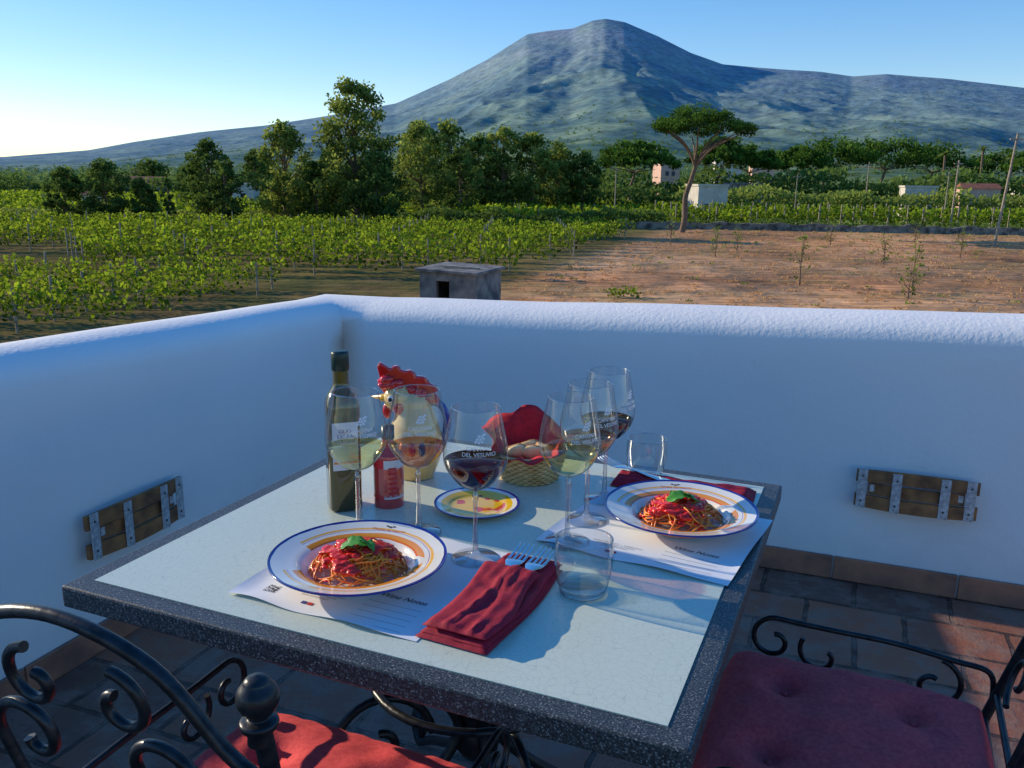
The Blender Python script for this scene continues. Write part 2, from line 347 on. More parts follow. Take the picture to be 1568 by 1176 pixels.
def pine(name,x,y,h,wd,seed,nl=5000,ls=.28,thick=.2,detail=True):
    st=random.Random(seed);e=empty(name);g=gz(x,y)
    ct=h*(1-thick)
    tr=[(x,y,g-.2),(x+.02*h,y,g+.12*h),(x+.015*h,y,g+.28*h),(x+.055*h,y,g+.42*h),(x+.08*h,y,g+.52*h)]
    tr=smoothprof(tr,4);tube('trunk',[tr],.026*h,BARK,e,3,taper=(1,.62))
    J=tr[-1];cx=x+.10*h;limbs=[];
    nb=11 if detail else 5
    for k in range(nb):
        a=2*math.pi*k/nb+st.uniform(-.3,.3);R_=wd/2*st.uniform(.4,.85)
        e1=(cx+R_*math.cos(a),y+R_*math.sin(a),g+ct+st.uniform(-.01,.06)*h)
        midp=(J[0]+(e1[0]-J[0])*.35,J[1]+(e1[1]-J[1])*.35,J[2]+(e1[2]-J[2])*.55)
        limbs.append(smoothprof([J,midp,e1],4))
    tube('limbs',limbs,.011*h,BARK,e,2,taper=(1,.3))
    nc=80;cl=[]
    for k in range(nc):
        a=st.uniform(0,6.283);q=st.random()**.5;R_=wd/2*q*st.uniform(.85,1.0)
        zz=g+ct+thick*h*(.12+.76*(1-q**2.2)*st.uniform(.4,1))
        cl.append((cx+R_*math.cos(a),y+R_*math.sin(a),zz,wd*st.uniform(.05,.1),st.random()))
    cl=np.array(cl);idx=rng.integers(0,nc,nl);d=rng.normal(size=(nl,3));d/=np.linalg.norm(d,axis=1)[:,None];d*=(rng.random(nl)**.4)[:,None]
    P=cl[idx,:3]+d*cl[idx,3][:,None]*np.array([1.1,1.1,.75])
    t=np.clip(.25+.3*cl[idx,4]+.35*d[:,2]+rng.normal(0,.1,nl),0,1)  # lit tops of the needle clumps painted into their tint
    quads('foliage',leafquads(P,rng.uniform(.6,1.3,nl)*ls,.6),LP,t,e);return e
pine('umbrella_pine_tree',17.1,88.8,12.6,10.8,3,12000,.27,.24)
for k,(x_,y_,h_,w_) in enumerate([(43,190,15.5,16),(52,200,14.5,13),(22,170,13.5,17),(80,230,18,27),(97,235,18,27),(69,220,15,18),(112,240,17,27),(124,225,15,20)]):
    pine('umbrella_pine_tree',x_,y_,h_,w_,k+20,4200,.85,.42,False)
for k,(x_,y_) in enumerate([(92,190),(100,190),(112,200)]):
    e=empty('palm_tree');g=gz(x_,y_);h=12+k%2
    tube('trunk',[[(x_,y_,g),(x_+.2,y_,g+h*.5),(x_,y_,g+h)]],.25,BARK,e,2)
    Q=[]
    for a in np.linspace(0,6.28,26):
        el=random.uniform(-.1,1.2);L_=2.2
        pr=None
        for s in np.linspace(0,1,7):
            pt=np.array([x_+math.cos(a)*math.cos(el)*L_*s,y_+math.sin(a)*math.cos(el)*L_*s,g+h+math.sin(el)*L_*s-1.3*s*s])
            if pr is not None:
                wv=np.array([-math.sin(a),math.cos(a),0])*.28*(1.1-s)
                Q.append([pr-wv,pt-wv,pt+wv,pr+wv])
            pr=pt
    quads('fronds',np.array(Q),LT,rng.random(len(Q)),e)
n=5600
rr_=260*np.exp(rng.random(n)**.9*math.log(2600/260));aa_=np.radians(rng.uniform(-48,48,n))
cx=rr_*np.sin(aa_);cy=rr_*np.cos(aa_);den=fbm(cx/90,cy/90,3)
k=(den>.43)|(rr_>900);cx=cx[k];cy=cy[k];rr_=rr_[k];n=len(cx)
hh=rng.uniform(3.5,7.5,n);ww=rng.uniform(5,10,n)
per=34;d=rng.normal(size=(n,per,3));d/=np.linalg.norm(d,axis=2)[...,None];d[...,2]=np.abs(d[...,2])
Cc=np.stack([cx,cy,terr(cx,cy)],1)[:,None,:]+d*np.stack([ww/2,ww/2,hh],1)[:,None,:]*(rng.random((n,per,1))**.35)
ti=np.clip(.1+.5*d[...,2]+rng.random((n,1))*.4+rng.normal(0,.1,(n,per)),0,1)  # painted top light: crown leaves paler the higher they sit on the dome
quads('distant_trees',leafquads(Cc.reshape(-1,3),(rng.uniform(.7,1.3,(n,per))*ww[:,None]*.23).reshape(-1),.8),LF,ti.reshape(-1))
for k,(x_,y_,h_) in enumerate([(14.5,43.5,2.6),(20,43,2.3),(14,60,2.2),(18,39,2.0),(13,72,2.4),(24,56,2.2),(32,62,2.2),(27,74,2.3),(36,78,2.4),(17,66,1.8),(40,66,2)]):
    tree('sapling_tree',x_,y_,h_,1.1,k+90,LT,.12,'poplar',130,.13)
def tufts(name,n,xr,yr,s,mat):
    X_=rng.uniform(*xr,n);Y_=rng.uniform(*yr,n);k=X_>(0.8+(Y_-44)*.318);X_=X_[k];Y_=Y_[k]
    m_=10;P=np.repeat(np.stack([X_,Y_,terr(X_,Y_)],1),m_,0);P=P+rng.normal(0,.12,P.shape)*[1,1,0]+[0,0,s*.35]
    return quads(name,leafquads(P,rng.uniform(.5,1.2,len(P))*s,.3),mat,rng.random(len(P)))
DRY=leafmat('dry_grass_blade',s2l(158,120,84),s2l(218,180,130),.3)
tufts('dry_grass',3000,(-2,60),(33,95),.2,DRY)
tufts('weeds',170,(2,60),(33,95),.26,LT)
hedge('weeds',4.2,5.6,38,38,.5,110,.18,LV,.6)
STONE=pmat('stone',s2l(74,68,64),s2l(150,140,128),1.6,.95,.8,3,dist=.1)
PLW=pmat('house_plaster',s2l(206,198,186),s2l(186,178,166),1,.9)
PNKW=pmat('house_plaster_pink',s2l(214,176,158),s2l(200,160,144),1,.9)
CONC=pmat('hut_concrete',s2l(80,80,84),s2l(144,138,132),1.7,.95,.5,6,dist=.05)
DARK=pmat('dark_opening',(.015,.015,.018),rough=.8)
ROOF=pmat('roof_tile',s2l(160,98,72),s2l(120,72,56),3,.9)
GLS=pmat('window_glass',(.05,.07,.09),rough=.15)
v=[];f=[]
xs_=np.linspace(12.5,85,130)
for q,xx in enumerate(xs_):
    yy=96.8-(xx-16)*.09;g=gz(xx,yy);hh=.75+.35*mn.noise(Vector((xx*.5,0,0)))
    for (dy,dz) in ((-.3,-.3),(-.25+.1*mn.noise(Vector((xx,1,0))),hh),(.25,hh),(.3,-.3)):v.append((xx,yy+dy,g+dz))
    if q:
        b=q*4;a=b-4
        for s in range(3):f.append((a+s,b+s,b+s+1,a+s+1))
mobj('stone_wall',v,f,STONE)
def pole(x,y,h,lean=0,wires=None,r_=.12):
    e=empty('utility_pole');g=gz(x,y)
    tube('shaft',[[(x,y,g-.3),(x+lean,y,g+h)]],r_,POST,e,3,taper=(1,.7))
    box('crossarm',(1.1,.1,.12),POST,e,(x+lean*.95,y,g+h*.95))
    return (x+lean*.95,y,g+h*.95)
P1=pole(41.5,75,9.4,.7);P2=pole(51,102,8.0,.1);P3=pole(60,150,9);P4=pole(41,128,6.5,r_=.09);P5=pole(14,122,7,r_=.1);P6=pole(58,118,7,r_=.1)
def wire(a,b,s):
    return [(a[0]+(b[0]-a[0])*t,a[1]+(b[1]-a[1])*t,a[2]+(b[2]-a[2])*t-s*4*t*(1-t)) for t in np.linspace(0,1,14)]
tube('power_lines',[wire(P1,P2,1.2),wire(P2,P6,.8),wire(P5,P4,1.2),wire(P4,P3,1.5)],.014,DARK)
def house(name,x,y,w_,d_,h_,yaw=0,roof='flat',mat=PLW,win=2,floors=1):
    e=empty(name);g=gz(x,y)-.3;e.location=(x,y,g);e.rotation_euler=(0,0,yaw)
    box('walls',(w_,d_,h_),mat,e,(0,0,h_/2))
    if roof=='flat':
        box('parapet',(w_+.3,d_+.3,.3),mat,e,(0,0,h_+.152))
    else:
        v=[(-w_/2-.3,-d_/2-.3,h_),(w_/2+.3,-d_/2-.3,h_),(w_/2+.3,d_/2+.3,h_),(-w_/2-.3,d_/2+.3,h_),(-w_/2,0,h_+d_*.22),(w_/2,0,h_+d_*.22)]
        mobj('roof',v,[(0,1,5,4),(2,3,4,5),(0,4,3),(1,2,5),(3,2,1,0)],ROOF,e)
    for fl in range(floors):
        for k in range(win):
            xx=-w_/2+w_*(k+1)/(win+1)
            if fl==0 and k==win//2:box('door',(1.0,.08,2.1),DARK,e,(xx,-d_/2-.02,1.35))
            else:
                box('window',(.9,.08,1.1),GLS,e,(xx,-d_/2-.02,1.9+fl*3));box('sill',(1.1,.2,.1),mat,e,(xx,-d_/2-.08,1.3+fl*3))
    return e
house('white_house',28,128,4.4,5,4.9,.15,'flat',PLW,2)
house('farmhouse',-92,215,13,8,3.6,.1,'gable',PLW,4)
house('farmhouse',-52,170,4,6,4,.1,'flat',PLW,1)
house('farmhouse',-60,125,2.5,3,2.8,.2,'gable',PLW,1)
house('farmhouse',39,228,5,6,10.5,.2,'flat',PNKW,2,3);house('farmhouse',72,300,9,8,14.5,-.1,'gable',PLW,3,4);house('farmhouse',92,330,8,8,15,-.1,'gable',PNKW,3,4)
house('farmhouse',43,165,6,5,5.4,.1,'flat',CONC,2);house('farmhouse',150,250,11,8,6,-.3,'gable',PLW,3,2);house('farmhouse',165,280,12,8,5,-.3,'flat',PLW,3)
house('farmhouse',67,146,5,4,5.2,-.2,'flat',PLW,2);house('farmhouse',80,152,6,4,5.2,-.2,'gable',PNKW,2);house('farmhouse',-180,430,14,9,6,.2,'gable',PLW,4,2)
e=empty('stone_hut');gx,gy=-2.15,35.2;g=gz(gx,gy);e.location=(gx,gy,g-.05);e.rotation_euler=(0,0,-.42)
hw,hd,hh=2.5,2.2,1.45
box('front_wall_left',(.75,.2,hh),CONC,e,(-hw/2+.375,-hd/2,hh/2));box('front_wall_right',(hw-1.35,.2,hh),CONC,e,(-hw/2+1.35+(hw-1.35)/2,-hd/2,hh/2))
box('lintel',(.6,.2,.35),CONC,e,(-hw/2+1.05,-hd/2,hh-.175))
box('side_wall',(.2,hd-.2,hh),CONC,e,(-hw/2+.1,.0,hh/2));box('side_wall_b',(.2,hd-.2,hh),CONC,e,(hw/2-.1,.0,hh/2));box('back_wall',(hw,.2,hh),CONC,e,(0,hd/2,hh/2))
box('roof_slab',(hw+.3,hd+.5,.12),CONC,e,(0,0,hh+.062),(.02,.02,0),.02)
box('loose_plank',(1.6,.15,.05),POST,e,(.2,-.4,hh+.16),(0,.03,.2))
# ---------------------------------------------------------------- terrace
wy=-.3679;wu=Vector((math.cos(wy),math.sin(wy),0));wn=Vector((-math.sin(wy),math.cos(wy),0));P0=Vector((-.7208,3.5693,0))
def plaster():
    m,nt,out=newmat('white_plaster')
    p_=N(nt,'ShaderNodeBsdfPrincipled');nt.links.new(p_.outputs[0],out.inputs[0]);p_.inputs['Roughness'].default_value=.75;p_.inputs['Specular IOR Level'].default_value=.25
    g=N(nt,'ShaderNodeNewGeometry')
    n=N(nt,'ShaderNodeTexNoise');n.inputs['Scale'].default_value=1.7;n.inputs['Detail'].default_value=9;nt.links.new(g.outputs['Position'],n.inputs['Vector'])
    r_=N(nt,'ShaderNodeValToRGB');r_.color_ramp.elements[0].position=.3;r_.color_ramp.elements[1].position=.7
    r_.color_ramp.elements[0].color=(.82,.80,.79,1);r_.color_ramp.elements[1].color=(.88,.86,.84,1)
    nt.links.new(n.outputs[0],r_.inputs[0])
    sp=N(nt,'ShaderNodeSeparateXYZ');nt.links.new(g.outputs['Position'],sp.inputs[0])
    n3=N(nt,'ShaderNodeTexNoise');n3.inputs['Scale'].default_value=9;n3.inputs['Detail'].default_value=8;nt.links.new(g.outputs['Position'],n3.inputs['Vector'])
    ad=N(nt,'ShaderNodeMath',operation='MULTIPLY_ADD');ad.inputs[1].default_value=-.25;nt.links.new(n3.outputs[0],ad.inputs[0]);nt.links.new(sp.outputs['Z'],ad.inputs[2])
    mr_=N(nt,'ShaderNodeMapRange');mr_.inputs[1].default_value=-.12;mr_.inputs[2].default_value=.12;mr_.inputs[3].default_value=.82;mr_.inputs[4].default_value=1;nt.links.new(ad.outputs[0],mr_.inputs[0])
    n4=N(nt,'ShaderNodeTexNoise');n4.inputs['Scale'].default_value=3.2;n4.inputs['Detail'].default_value=12;n4.inputs['Roughness'].default_value=.75;nt.links.new(g.outputs['Position'],n4.inputs['Vector'])
    m4=N(nt,'ShaderNodeMapRange');m4.inputs[1].default_value=.62;m4.inputs[2].default_value=.72;m4.inputs[3].default_value=1;m4.inputs[4].default_value=.88;nt.links.new(n4.outputs[0],m4.inputs[0])
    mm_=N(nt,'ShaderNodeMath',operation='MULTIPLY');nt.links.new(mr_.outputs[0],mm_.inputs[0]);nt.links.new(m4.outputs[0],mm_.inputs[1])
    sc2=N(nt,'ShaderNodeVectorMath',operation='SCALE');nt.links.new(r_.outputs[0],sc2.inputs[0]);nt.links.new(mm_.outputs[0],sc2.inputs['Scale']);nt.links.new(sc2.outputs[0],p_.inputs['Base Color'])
    n2=N(nt,'ShaderNodeTexNoise');n2.inputs['Scale'].default_value=70;n2.inputs['Detail'].default_value=4;nt.links.new(g.outputs['Position'],n2.inputs['Vector'])
    ms_=N(nt,'ShaderNodeMapRange');ms_.inputs[1].default_value=.80;ms_.inputs[2].default_value=.90;ms_.inputs[3].default_value=.28;ms_.inputs[4].default_value=.55;nt.links.new(sp.outputs['Z'],ms_.inputs[0])
    b1=N(nt,'ShaderNodeBump');b1.inputs['Distance'].default_value=.004;nt.links.new(ms_.outputs[0],b1.inputs['Strength']);nt.links.new(n2.outputs[0],b1.inputs['Height'])
    b2=N(nt,'ShaderNodeBump');b2.inputs['Strength'].default_value=.4;b2.inputs['Distance'].default_value=.025;nt.links.new(n.outputs[0],b2.inputs['Height']);nt.links.new(b1.outputs[0],b2.inputs['Normal'])
    nt.links.new(b2.outputs[0],p_.inputs['Normal']);return m
PL=plaster()
prof=[('a',0,-.02),('a',0,.35),('t',0,-.10),('t',0,-.03),('t',.006,.0),('t',.022,.022),('t',.05,.042),('t',.09,.055),('t',.15,.06),('t',.22,.056),('t',.26,.045),('t',.288,.02),('t',.3,-.02),('t',.3,-.1),('a',.3,GZ-.3)]
st=[('L',s) for s in np.arange(5.4,.0,-.12)]+[('C',0)]+[('R',s) for s in np.arange(.12,7.6,.12)]
v=[];f=[];npf=len(prof)
for q,(k,s) in enumerate(st):
    z0=.81+min(.12,(s*.038 if k=='R' else s*.034)) if k!='C' else .81
    for (md,o_,zz) in prof:
        if k=='L':P=P0-wn*s-wu*o_
        elif k=='C':P=P0-wu*o_+wn*o_
        else:P=P0+wu*s+wn*o_
        nzv=mn.noise(Vector((s*1.7+(50 if k=='L' else 0),o_*3,zz)))*.006+mn.noise(Vector((s*.6,7,0)))*.006
        v.append((P.x,P.y,(zz if md=='a' else z0+zz+nzv)))
    if q:
        for j in range(npf-1):
            a=(q-1)*npf+j;b=q*npf+j;f.append((a,a+1,b+1,b))
tw=mobj('terrace_wall',v,f,PL,smooth=True)
m,nt,out=newmat('floor_tiles')
p_=N(nt,'ShaderNodeBsdfPrincipled');nt.links.new(p_.outputs[0],out.inputs[0])
tc=N(nt,'ShaderNodeTexCoord');mp=N(nt,'ShaderNodeMapping');nt.links.new(tc.outputs['Object'],mp.inputs[0])
nd=N(nt,'ShaderNodeTexNoise');nd.inputs['Scale'].default_value=14;nd.inputs['Detail'].default_value=4;nt.links.new(tc.outputs['Object'],nd.inputs['Vector'])
ms=N(nt,'ShaderNodeVectorMath',operation='MULTIPLY_ADD');ms.inputs[1].default_value=(.02,.02,0);nt.links.new(nd.outputs['Color'],ms.inputs[0]);nt.links.new(mp.outputs[0],ms.inputs[2])
br=N(nt,'ShaderNodeTexBrick');br.offset=.5;br.inputs['Scale'].default_value=1;br.inputs['Brick Width'].default_value=.30;br.inputs['Row Height'].default_value=.20;br.inputs['Mortar Size'].default_value=.008;br.inputs['Mortar Smooth'].default_value=.3
br.inputs['Color1'].default_value=s2l(176,106,78);br.inputs['Color2'].default_value=s2l(116,82,70);br.inputs['Mortar'].default_value=s2l(76,58,50);br.inputs['Bias'].default_value=0
nt.links.new(ms.outputs[0],br.inputs['Vector'])
n1_=N(nt,'ShaderNodeTexNoise');n1_.inputs['Scale'].default_value=8;n1_.inputs['Detail'].default_value=10;n1_.inputs['Roughness'].default_value=.72;nt.links.new(tc.outputs['Object'],n1_.inputs['Vector'])
rp=N(nt,'ShaderNodeValToRGB');rp.color_ramp.elements[0].position=.46;rp.color_ramp.elements[1].position=.58;rp.color_ramp.elements[0].color=(0,0,0,1);rp.color_ramp.elements[1].color=(.7,.7,.7,1);nt.links.new(n1_.outputs[0],rp.inputs[0])
mx=N(nt,'ShaderNodeMix',data_type='RGBA');nt.links.new(rp.outputs[0],mx.inputs[0]);nt.links.new(br.outputs[0],mx.inputs[6]);mx.inputs[7].default_value=s2l(148,122,108)
nt.links.new(mx.outputs[2],p_.inputs['Base Color']);p_.inputs['Roughness'].default_value=.45
mh=N(nt,'ShaderNodeMath',operation='MULTIPLY_ADD');mh.inputs[1].default_value=-1.;nt.links.new(br.outputs['Fac'],mh.inputs[0]);nt.links.new(n1_.outputs[0],mh.inputs[2])
bb=N(nt,'ShaderNodeBump');bb.inputs['Strength'].default_value=1;bb.inputs['Distance'].default_value=.014;nt.links.new(mh.outputs[0],bb.inputs['Height']);nt.links.new(bb.outputs[0],p_.inputs['Normal'])
fl=mobj('terrace_floor',[(0,0,0),(7.6,0,0),(7.6,-5.4,0),(0,-5.4,0)],[(3,2,1,0)],m);fl.location=P0;fl.rotation_euler=(0,0,wy)
TERR=pmat('terracotta_trim',s2l(182,120,92),s2l(126,88,74),7,.6,.4,25)
e=empty('baseboard_tiles');e.location=P0;e.rotation_euler=(0,0,wy)
for k in range(18):box('tile',(.394,.012,.085),TERR,e,(.014+.2+k*.4,-.0075,.0435),bevel=.003)
for k in range(12):box('tile',(.012,.394,.085),TERR,e,(.0075,-.02-.2-k*.4,.0435),bevel=.003)
STV=pmat('stave_wood',s2l(176,118,70),s2l(112,76,50),14,.7,.5,40,dist=.004)
GALV=pmat('galvanised',s2l(215,215,215),s2l(160,160,162),60,.5,metal=.3)
IRONR=pmat('rivet_iron',(.08,.08,.08),rough=.4,metal=.6)
def stave(loc,ang):
    e=empty('barrel_stave_wall_light');e.location=loc;e.rotation_euler=(0,0,ang);e.scale=(.82,.8,.84)
    W_=.46
    def board(nm,z0,z1,bow,xa=-W_/2,xb=W_/2,yo=-.05,th=.016):
        v=[];f=[];n_=16
        for q in range(n_+1):
            x_=xa+(xb-xa)*q/n_;k_=1-(2*x_/W_)**2;yy=yo-.03*k_
            za=z0+bow*k_*(1 if z0>0 else -.2);zb=z1+bow*k_*(1 if z1>0 else -.2)
            v+= [(x_,yy,za),(x_,yy,zb),(x_,yy+th,zb),(x_,yy+th,za)]
            if q:
                b=q*4;a=b-4
                for s in range(4):f.append((a+s,b+s,b+(s+1)%4,a+(s+1)%4))
        f+=[(0,1,2,3),(n_*4+3,n_*4+2,n_*4+1,n_*4)]
        mobj(nm,v,f,STV,e)
    board('stave_top',.022,.072,.012);board('stave_bottom',-.082,-.03,.010)
    board('stave_inner',-.028,.02,.0,-W_/2+.05,W_/2-.05,-.035,.012)
    for x_ in (-.205,-.075,.105,.2):
        k_=1-(2*x_/W_)**2
        box('strap',(.036,.004,.165),GALV,e,(x_,-.053-.03*k_,-.003),bevel=.001)
        for zz in (.05,-.055):ico('rivet',.005,IRONR,e,(x_,-.056-.03*k_,zz),(1,.5,1),1)
    for x_ in (-.16,.16):box('bracket',(.03,.05,.03),GALV,e,(x_,-.026,0))
stave((1.375,2.759,.368),wy);stave((-1.157,2.435,.378),wy+math.pi/2)
# ---------------------------------------------------------------- table
IRON=pmat('wrought_iron',(.018,.019,.022),(.045,.045,.048),60,.34,.3,90,metal=.6,dist=.002)
ty=-.3977;TC=Vector((-.06,1.477,0))
tb=empty('dining_table');tb.location=TC;tb.rotation_euler=(0,0,ty)
def granite():
    m,nt,out=newmat('granite_edge');p_=N(nt,'ShaderNodeBsdfPrincipled');nt.links.new(p_.outputs[0],out.inputs[0]);p_.inputs['Roughness'].default_value=.42
    tc=N(nt,'ShaderNodeTexCoord');n=N(nt,'ShaderNodeTexNoise');n.inputs['Scale'].default_value=380;n.inputs['Detail'].default_value=3;nt.links.new(tc.outputs['Object'],n.inputs['Vector'])
    r_=N(nt,'ShaderNodeValToRGB');r_.color_ramp.elements[0].position=.42;r_.color_ramp.elements[0].color=s2l(44,46,48);r_.color_ramp.elements[1].position=.75;r_.color_ramp.elements[1].color=s2l(180,178,170)
    el=r_.color_ramp.elements.new(.6);el.color=s2l(80,83,84)
    nt.links.new(n.outputs[0],r_.inputs[0]);nt.links.new(r_.outputs[0],p_.inputs['Base Color'])
    b=N(nt,'ShaderNodeBump');b.inputs['Strength'].default_value=.4;b.inputs['Distance'].default_value=.001;nt.links.new(n.outputs[0],b.inputs['Height']);nt.links.new(b.outputs[0],p_.inputs['Normal']);return m
GRA=granite()
m,nt,out=newmat('crackle_ceramic');p_=N(nt,'ShaderNodeBsdfPrincipled');nt.links.new(p_.outputs[0],out.inputs[0]);p_.inputs['Roughness'].default_value=.2
tc=N(nt,'ShaderNodeTexCoord');vo=N(nt,'ShaderNodeTexVoronoi');vo.feature='DISTANCE_TO_EDGE';vo.inputs['Scale'].default_value=75
nn_=N(nt,'ShaderNodeTexNoise');nn_.inputs['Scale'].default_value=20;nt.links.new(tc.outputs['Object'],nn_.inputs['Vector'])
mm=N(nt,'ShaderNodeVectorMath',operation='MULTIPLY_ADD');mm.inputs[1].default_value=(.03,.03,.03);nt.links.new(nn_.outputs['Color'],mm.inputs[0]);nt.links.new(tc.outputs['Object'],mm.inputs[2]);nt.links.new(mm.outputs[0],vo.inputs['Vector'])
r_=N(nt,'ShaderNodeValToRGB');r_.color_ramp.elements[0].position=0;r_.color_ramp.elements[0].color=s2l(186,192,178);r_.color_ramp.elements[1].position=.04;r_.color_ramp.elements[1].color=s2l(206,214,196)
nt.links.new(vo.outputs['Distance'],r_.inputs[0]);nt.links.new(r_.outputs[0],p_.inputs['Base Color'])
n2=N(nt,'ShaderNodeTexNoise');n2.inputs['Scale'].default_value=9;n2.inputs['Detail'].default_value=8;nt.links.new(tc.outputs['Object'],n2.inputs['Vector'])
mr_=N(nt,'ShaderNodeMapRange');mr_.inputs[3].default_value=.16;mr_.inputs[4].default_value=.4;nt.links.new(n2.outputs[0],mr_.inputs[0]);nt.links.new(mr_.outputs[0],p_.inputs['Roughness'])
bq=N(nt,'ShaderNodeBump');bq.inputs['Strength'].default_value=.12;bq.inputs['Distance'].default_value=.001;nt.links.new(n2.outputs[0],bq.inputs['Height']);nt.links.new(bq.outputs[0],p_.inputs['Normal'])
CER=m
TW,TD=.982,.961
box('slab',(TW,TD,.036),GRA,tb,(0,0,.75-.018-.0015),bevel=.004)
box('ceramic_inlay',(TW-.068,TD-.068,.01),CER,tb,(0,0,.745))
def spiral(cx,cz,r0,r1,a0,a1,n=28):
    return [(cx+(r0+(r1-r0)*t)*math.cos(a0+(a1-a0)*t),cz+(r0+(r1-r0)*t)*math.sin(a0+(a1-a0)*t)) for t in np.linspace(0,1,n)]
for k in range(4):
    a=math.pi/4+k*math.pi/2;ca,sa=math.cos(a),math.sin(a)
    def W3(pts):return [(q[0]*ca,q[0]*sa,q[1]) for q in pts]
    main=smoothprof([(.40,.70),(.30,.62),(.16,.50),(.05,.38),(.05,.30),(.16,.19),(.30,.10),(.41,.02)],6)
    up_s=spiral(.40,.645,.055,.014,math.pi/2,-math.pi*1.6)
    dn_s=spiral(.41,.066,.046,.012,-math.pi/2,math.pi*1.6)
    sidec=[(q[0],q[1]) for q in spiral(.20,.345,.11,.02,math.pi*1.0,-math.pi*1.4,36)]
    tube('leg',[W3(main+dn_s)],.011,IRON,tb);tube('leg_scroll',[W3(up_s)],.009,IRON,tb);tube('inner_scroll',[W3(sidec)],.0085,IRON,tb)
lathe('hub',[(0,.27),(.03,.275),(.045,.30),(.03,.33),(.03,.36),(.045,.39),(.0,.41)],IRON,tb,24)
tube('under_frame',[[(-.40,-.40,.705),(.40,.40,.705)],[(-.40,.40,.705),(.40,-.40,.705)]],.012,IRON,tb)
tube('ring',[[(.2*math.cos(t),.2*math.sin(t),.46) for t in np.linspace(0,6.283,40)]],.008,IRON,tb)
# ---------------------------------------------------------------- chairs
CUSH=pmat('red_cushion',s2l(238,84,86),s2l(220,66,72),120,.85,.35,400,dist=.002)
def cushion(parent,w_,d_,h_,loc):
    v=[];f=[];n_=44
    tf=[(-.24,-.24),(.24,-.24),(-.24,.24),(.24,.24)]
    def Zt(u,w):
        e_=(1-abs(u)**8)*(1-abs(w)**8);z_=h_*max(0,e_)**.35
        for a,b in tf:
            q=((u*w_/2-a*w_*1)**2+(w*d_/2-b*d_*1)**2);z_-=h_*.55*math.exp(-q/.0007)+h_*.22*math.exp(-q/.005)
        z_+=.006*mn.noise(Vector((u*4,w*4,3)))+.003*mn.noise(Vector((u*9,w*9,1)))
        return z_
    for s in (1,-1):
        for i_ in range(n_+1):
            for j_ in range(n_+1):
                u=-1+2*i_/n_;w=-1+2*j_/n_
                u=math.sin(u*math.pi/2);w=math.sin(w*math.pi/2)
                k_=1-.03*(u*u*w*w)
                v.append((u*w_/2*k_,w*d_/2*k_,Zt(u,w)*(1 if s>0 else -.25)))
        o_=0 if s>0 else (n_+1)**2
        for i_ in range(n_):
            for j_ in range(n_):
                q=o_+i_*(n_+1)+j_;t=(q,q+n_+1,q+n_+2,q+1);f.append(t if s>0 else t[::-1])
    o=mobj('cushion',v,f,CUSH,parent,True,loc)
    for a,b in tf:ico('tuft_button',.007,CUSH,parent,(loc[0]+a*w_,loc[1]+b*d_,loc[2]+h_*.32),(1,1,.5),2)
    ed=[(-1,-1),(1,-1),(1,1),(-1,1),(-1,-1)];pp=[]
    for (a,b),(c,d) in zip(ed[:-1],ed[1:]):
        for t in np.linspace(0,1,10,endpoint=False):
            u=a+(c-a)*t;w=b+(d-b)*t;k_=1-.03*(u*u*w*w);pp.append((loc[0]+u*w_/2*k_,loc[1]+w*d_/2*k_,loc[2]))
    tube('cushion_piping',[pp],.005,CUSH,parent,2,cyc=True)
    return o
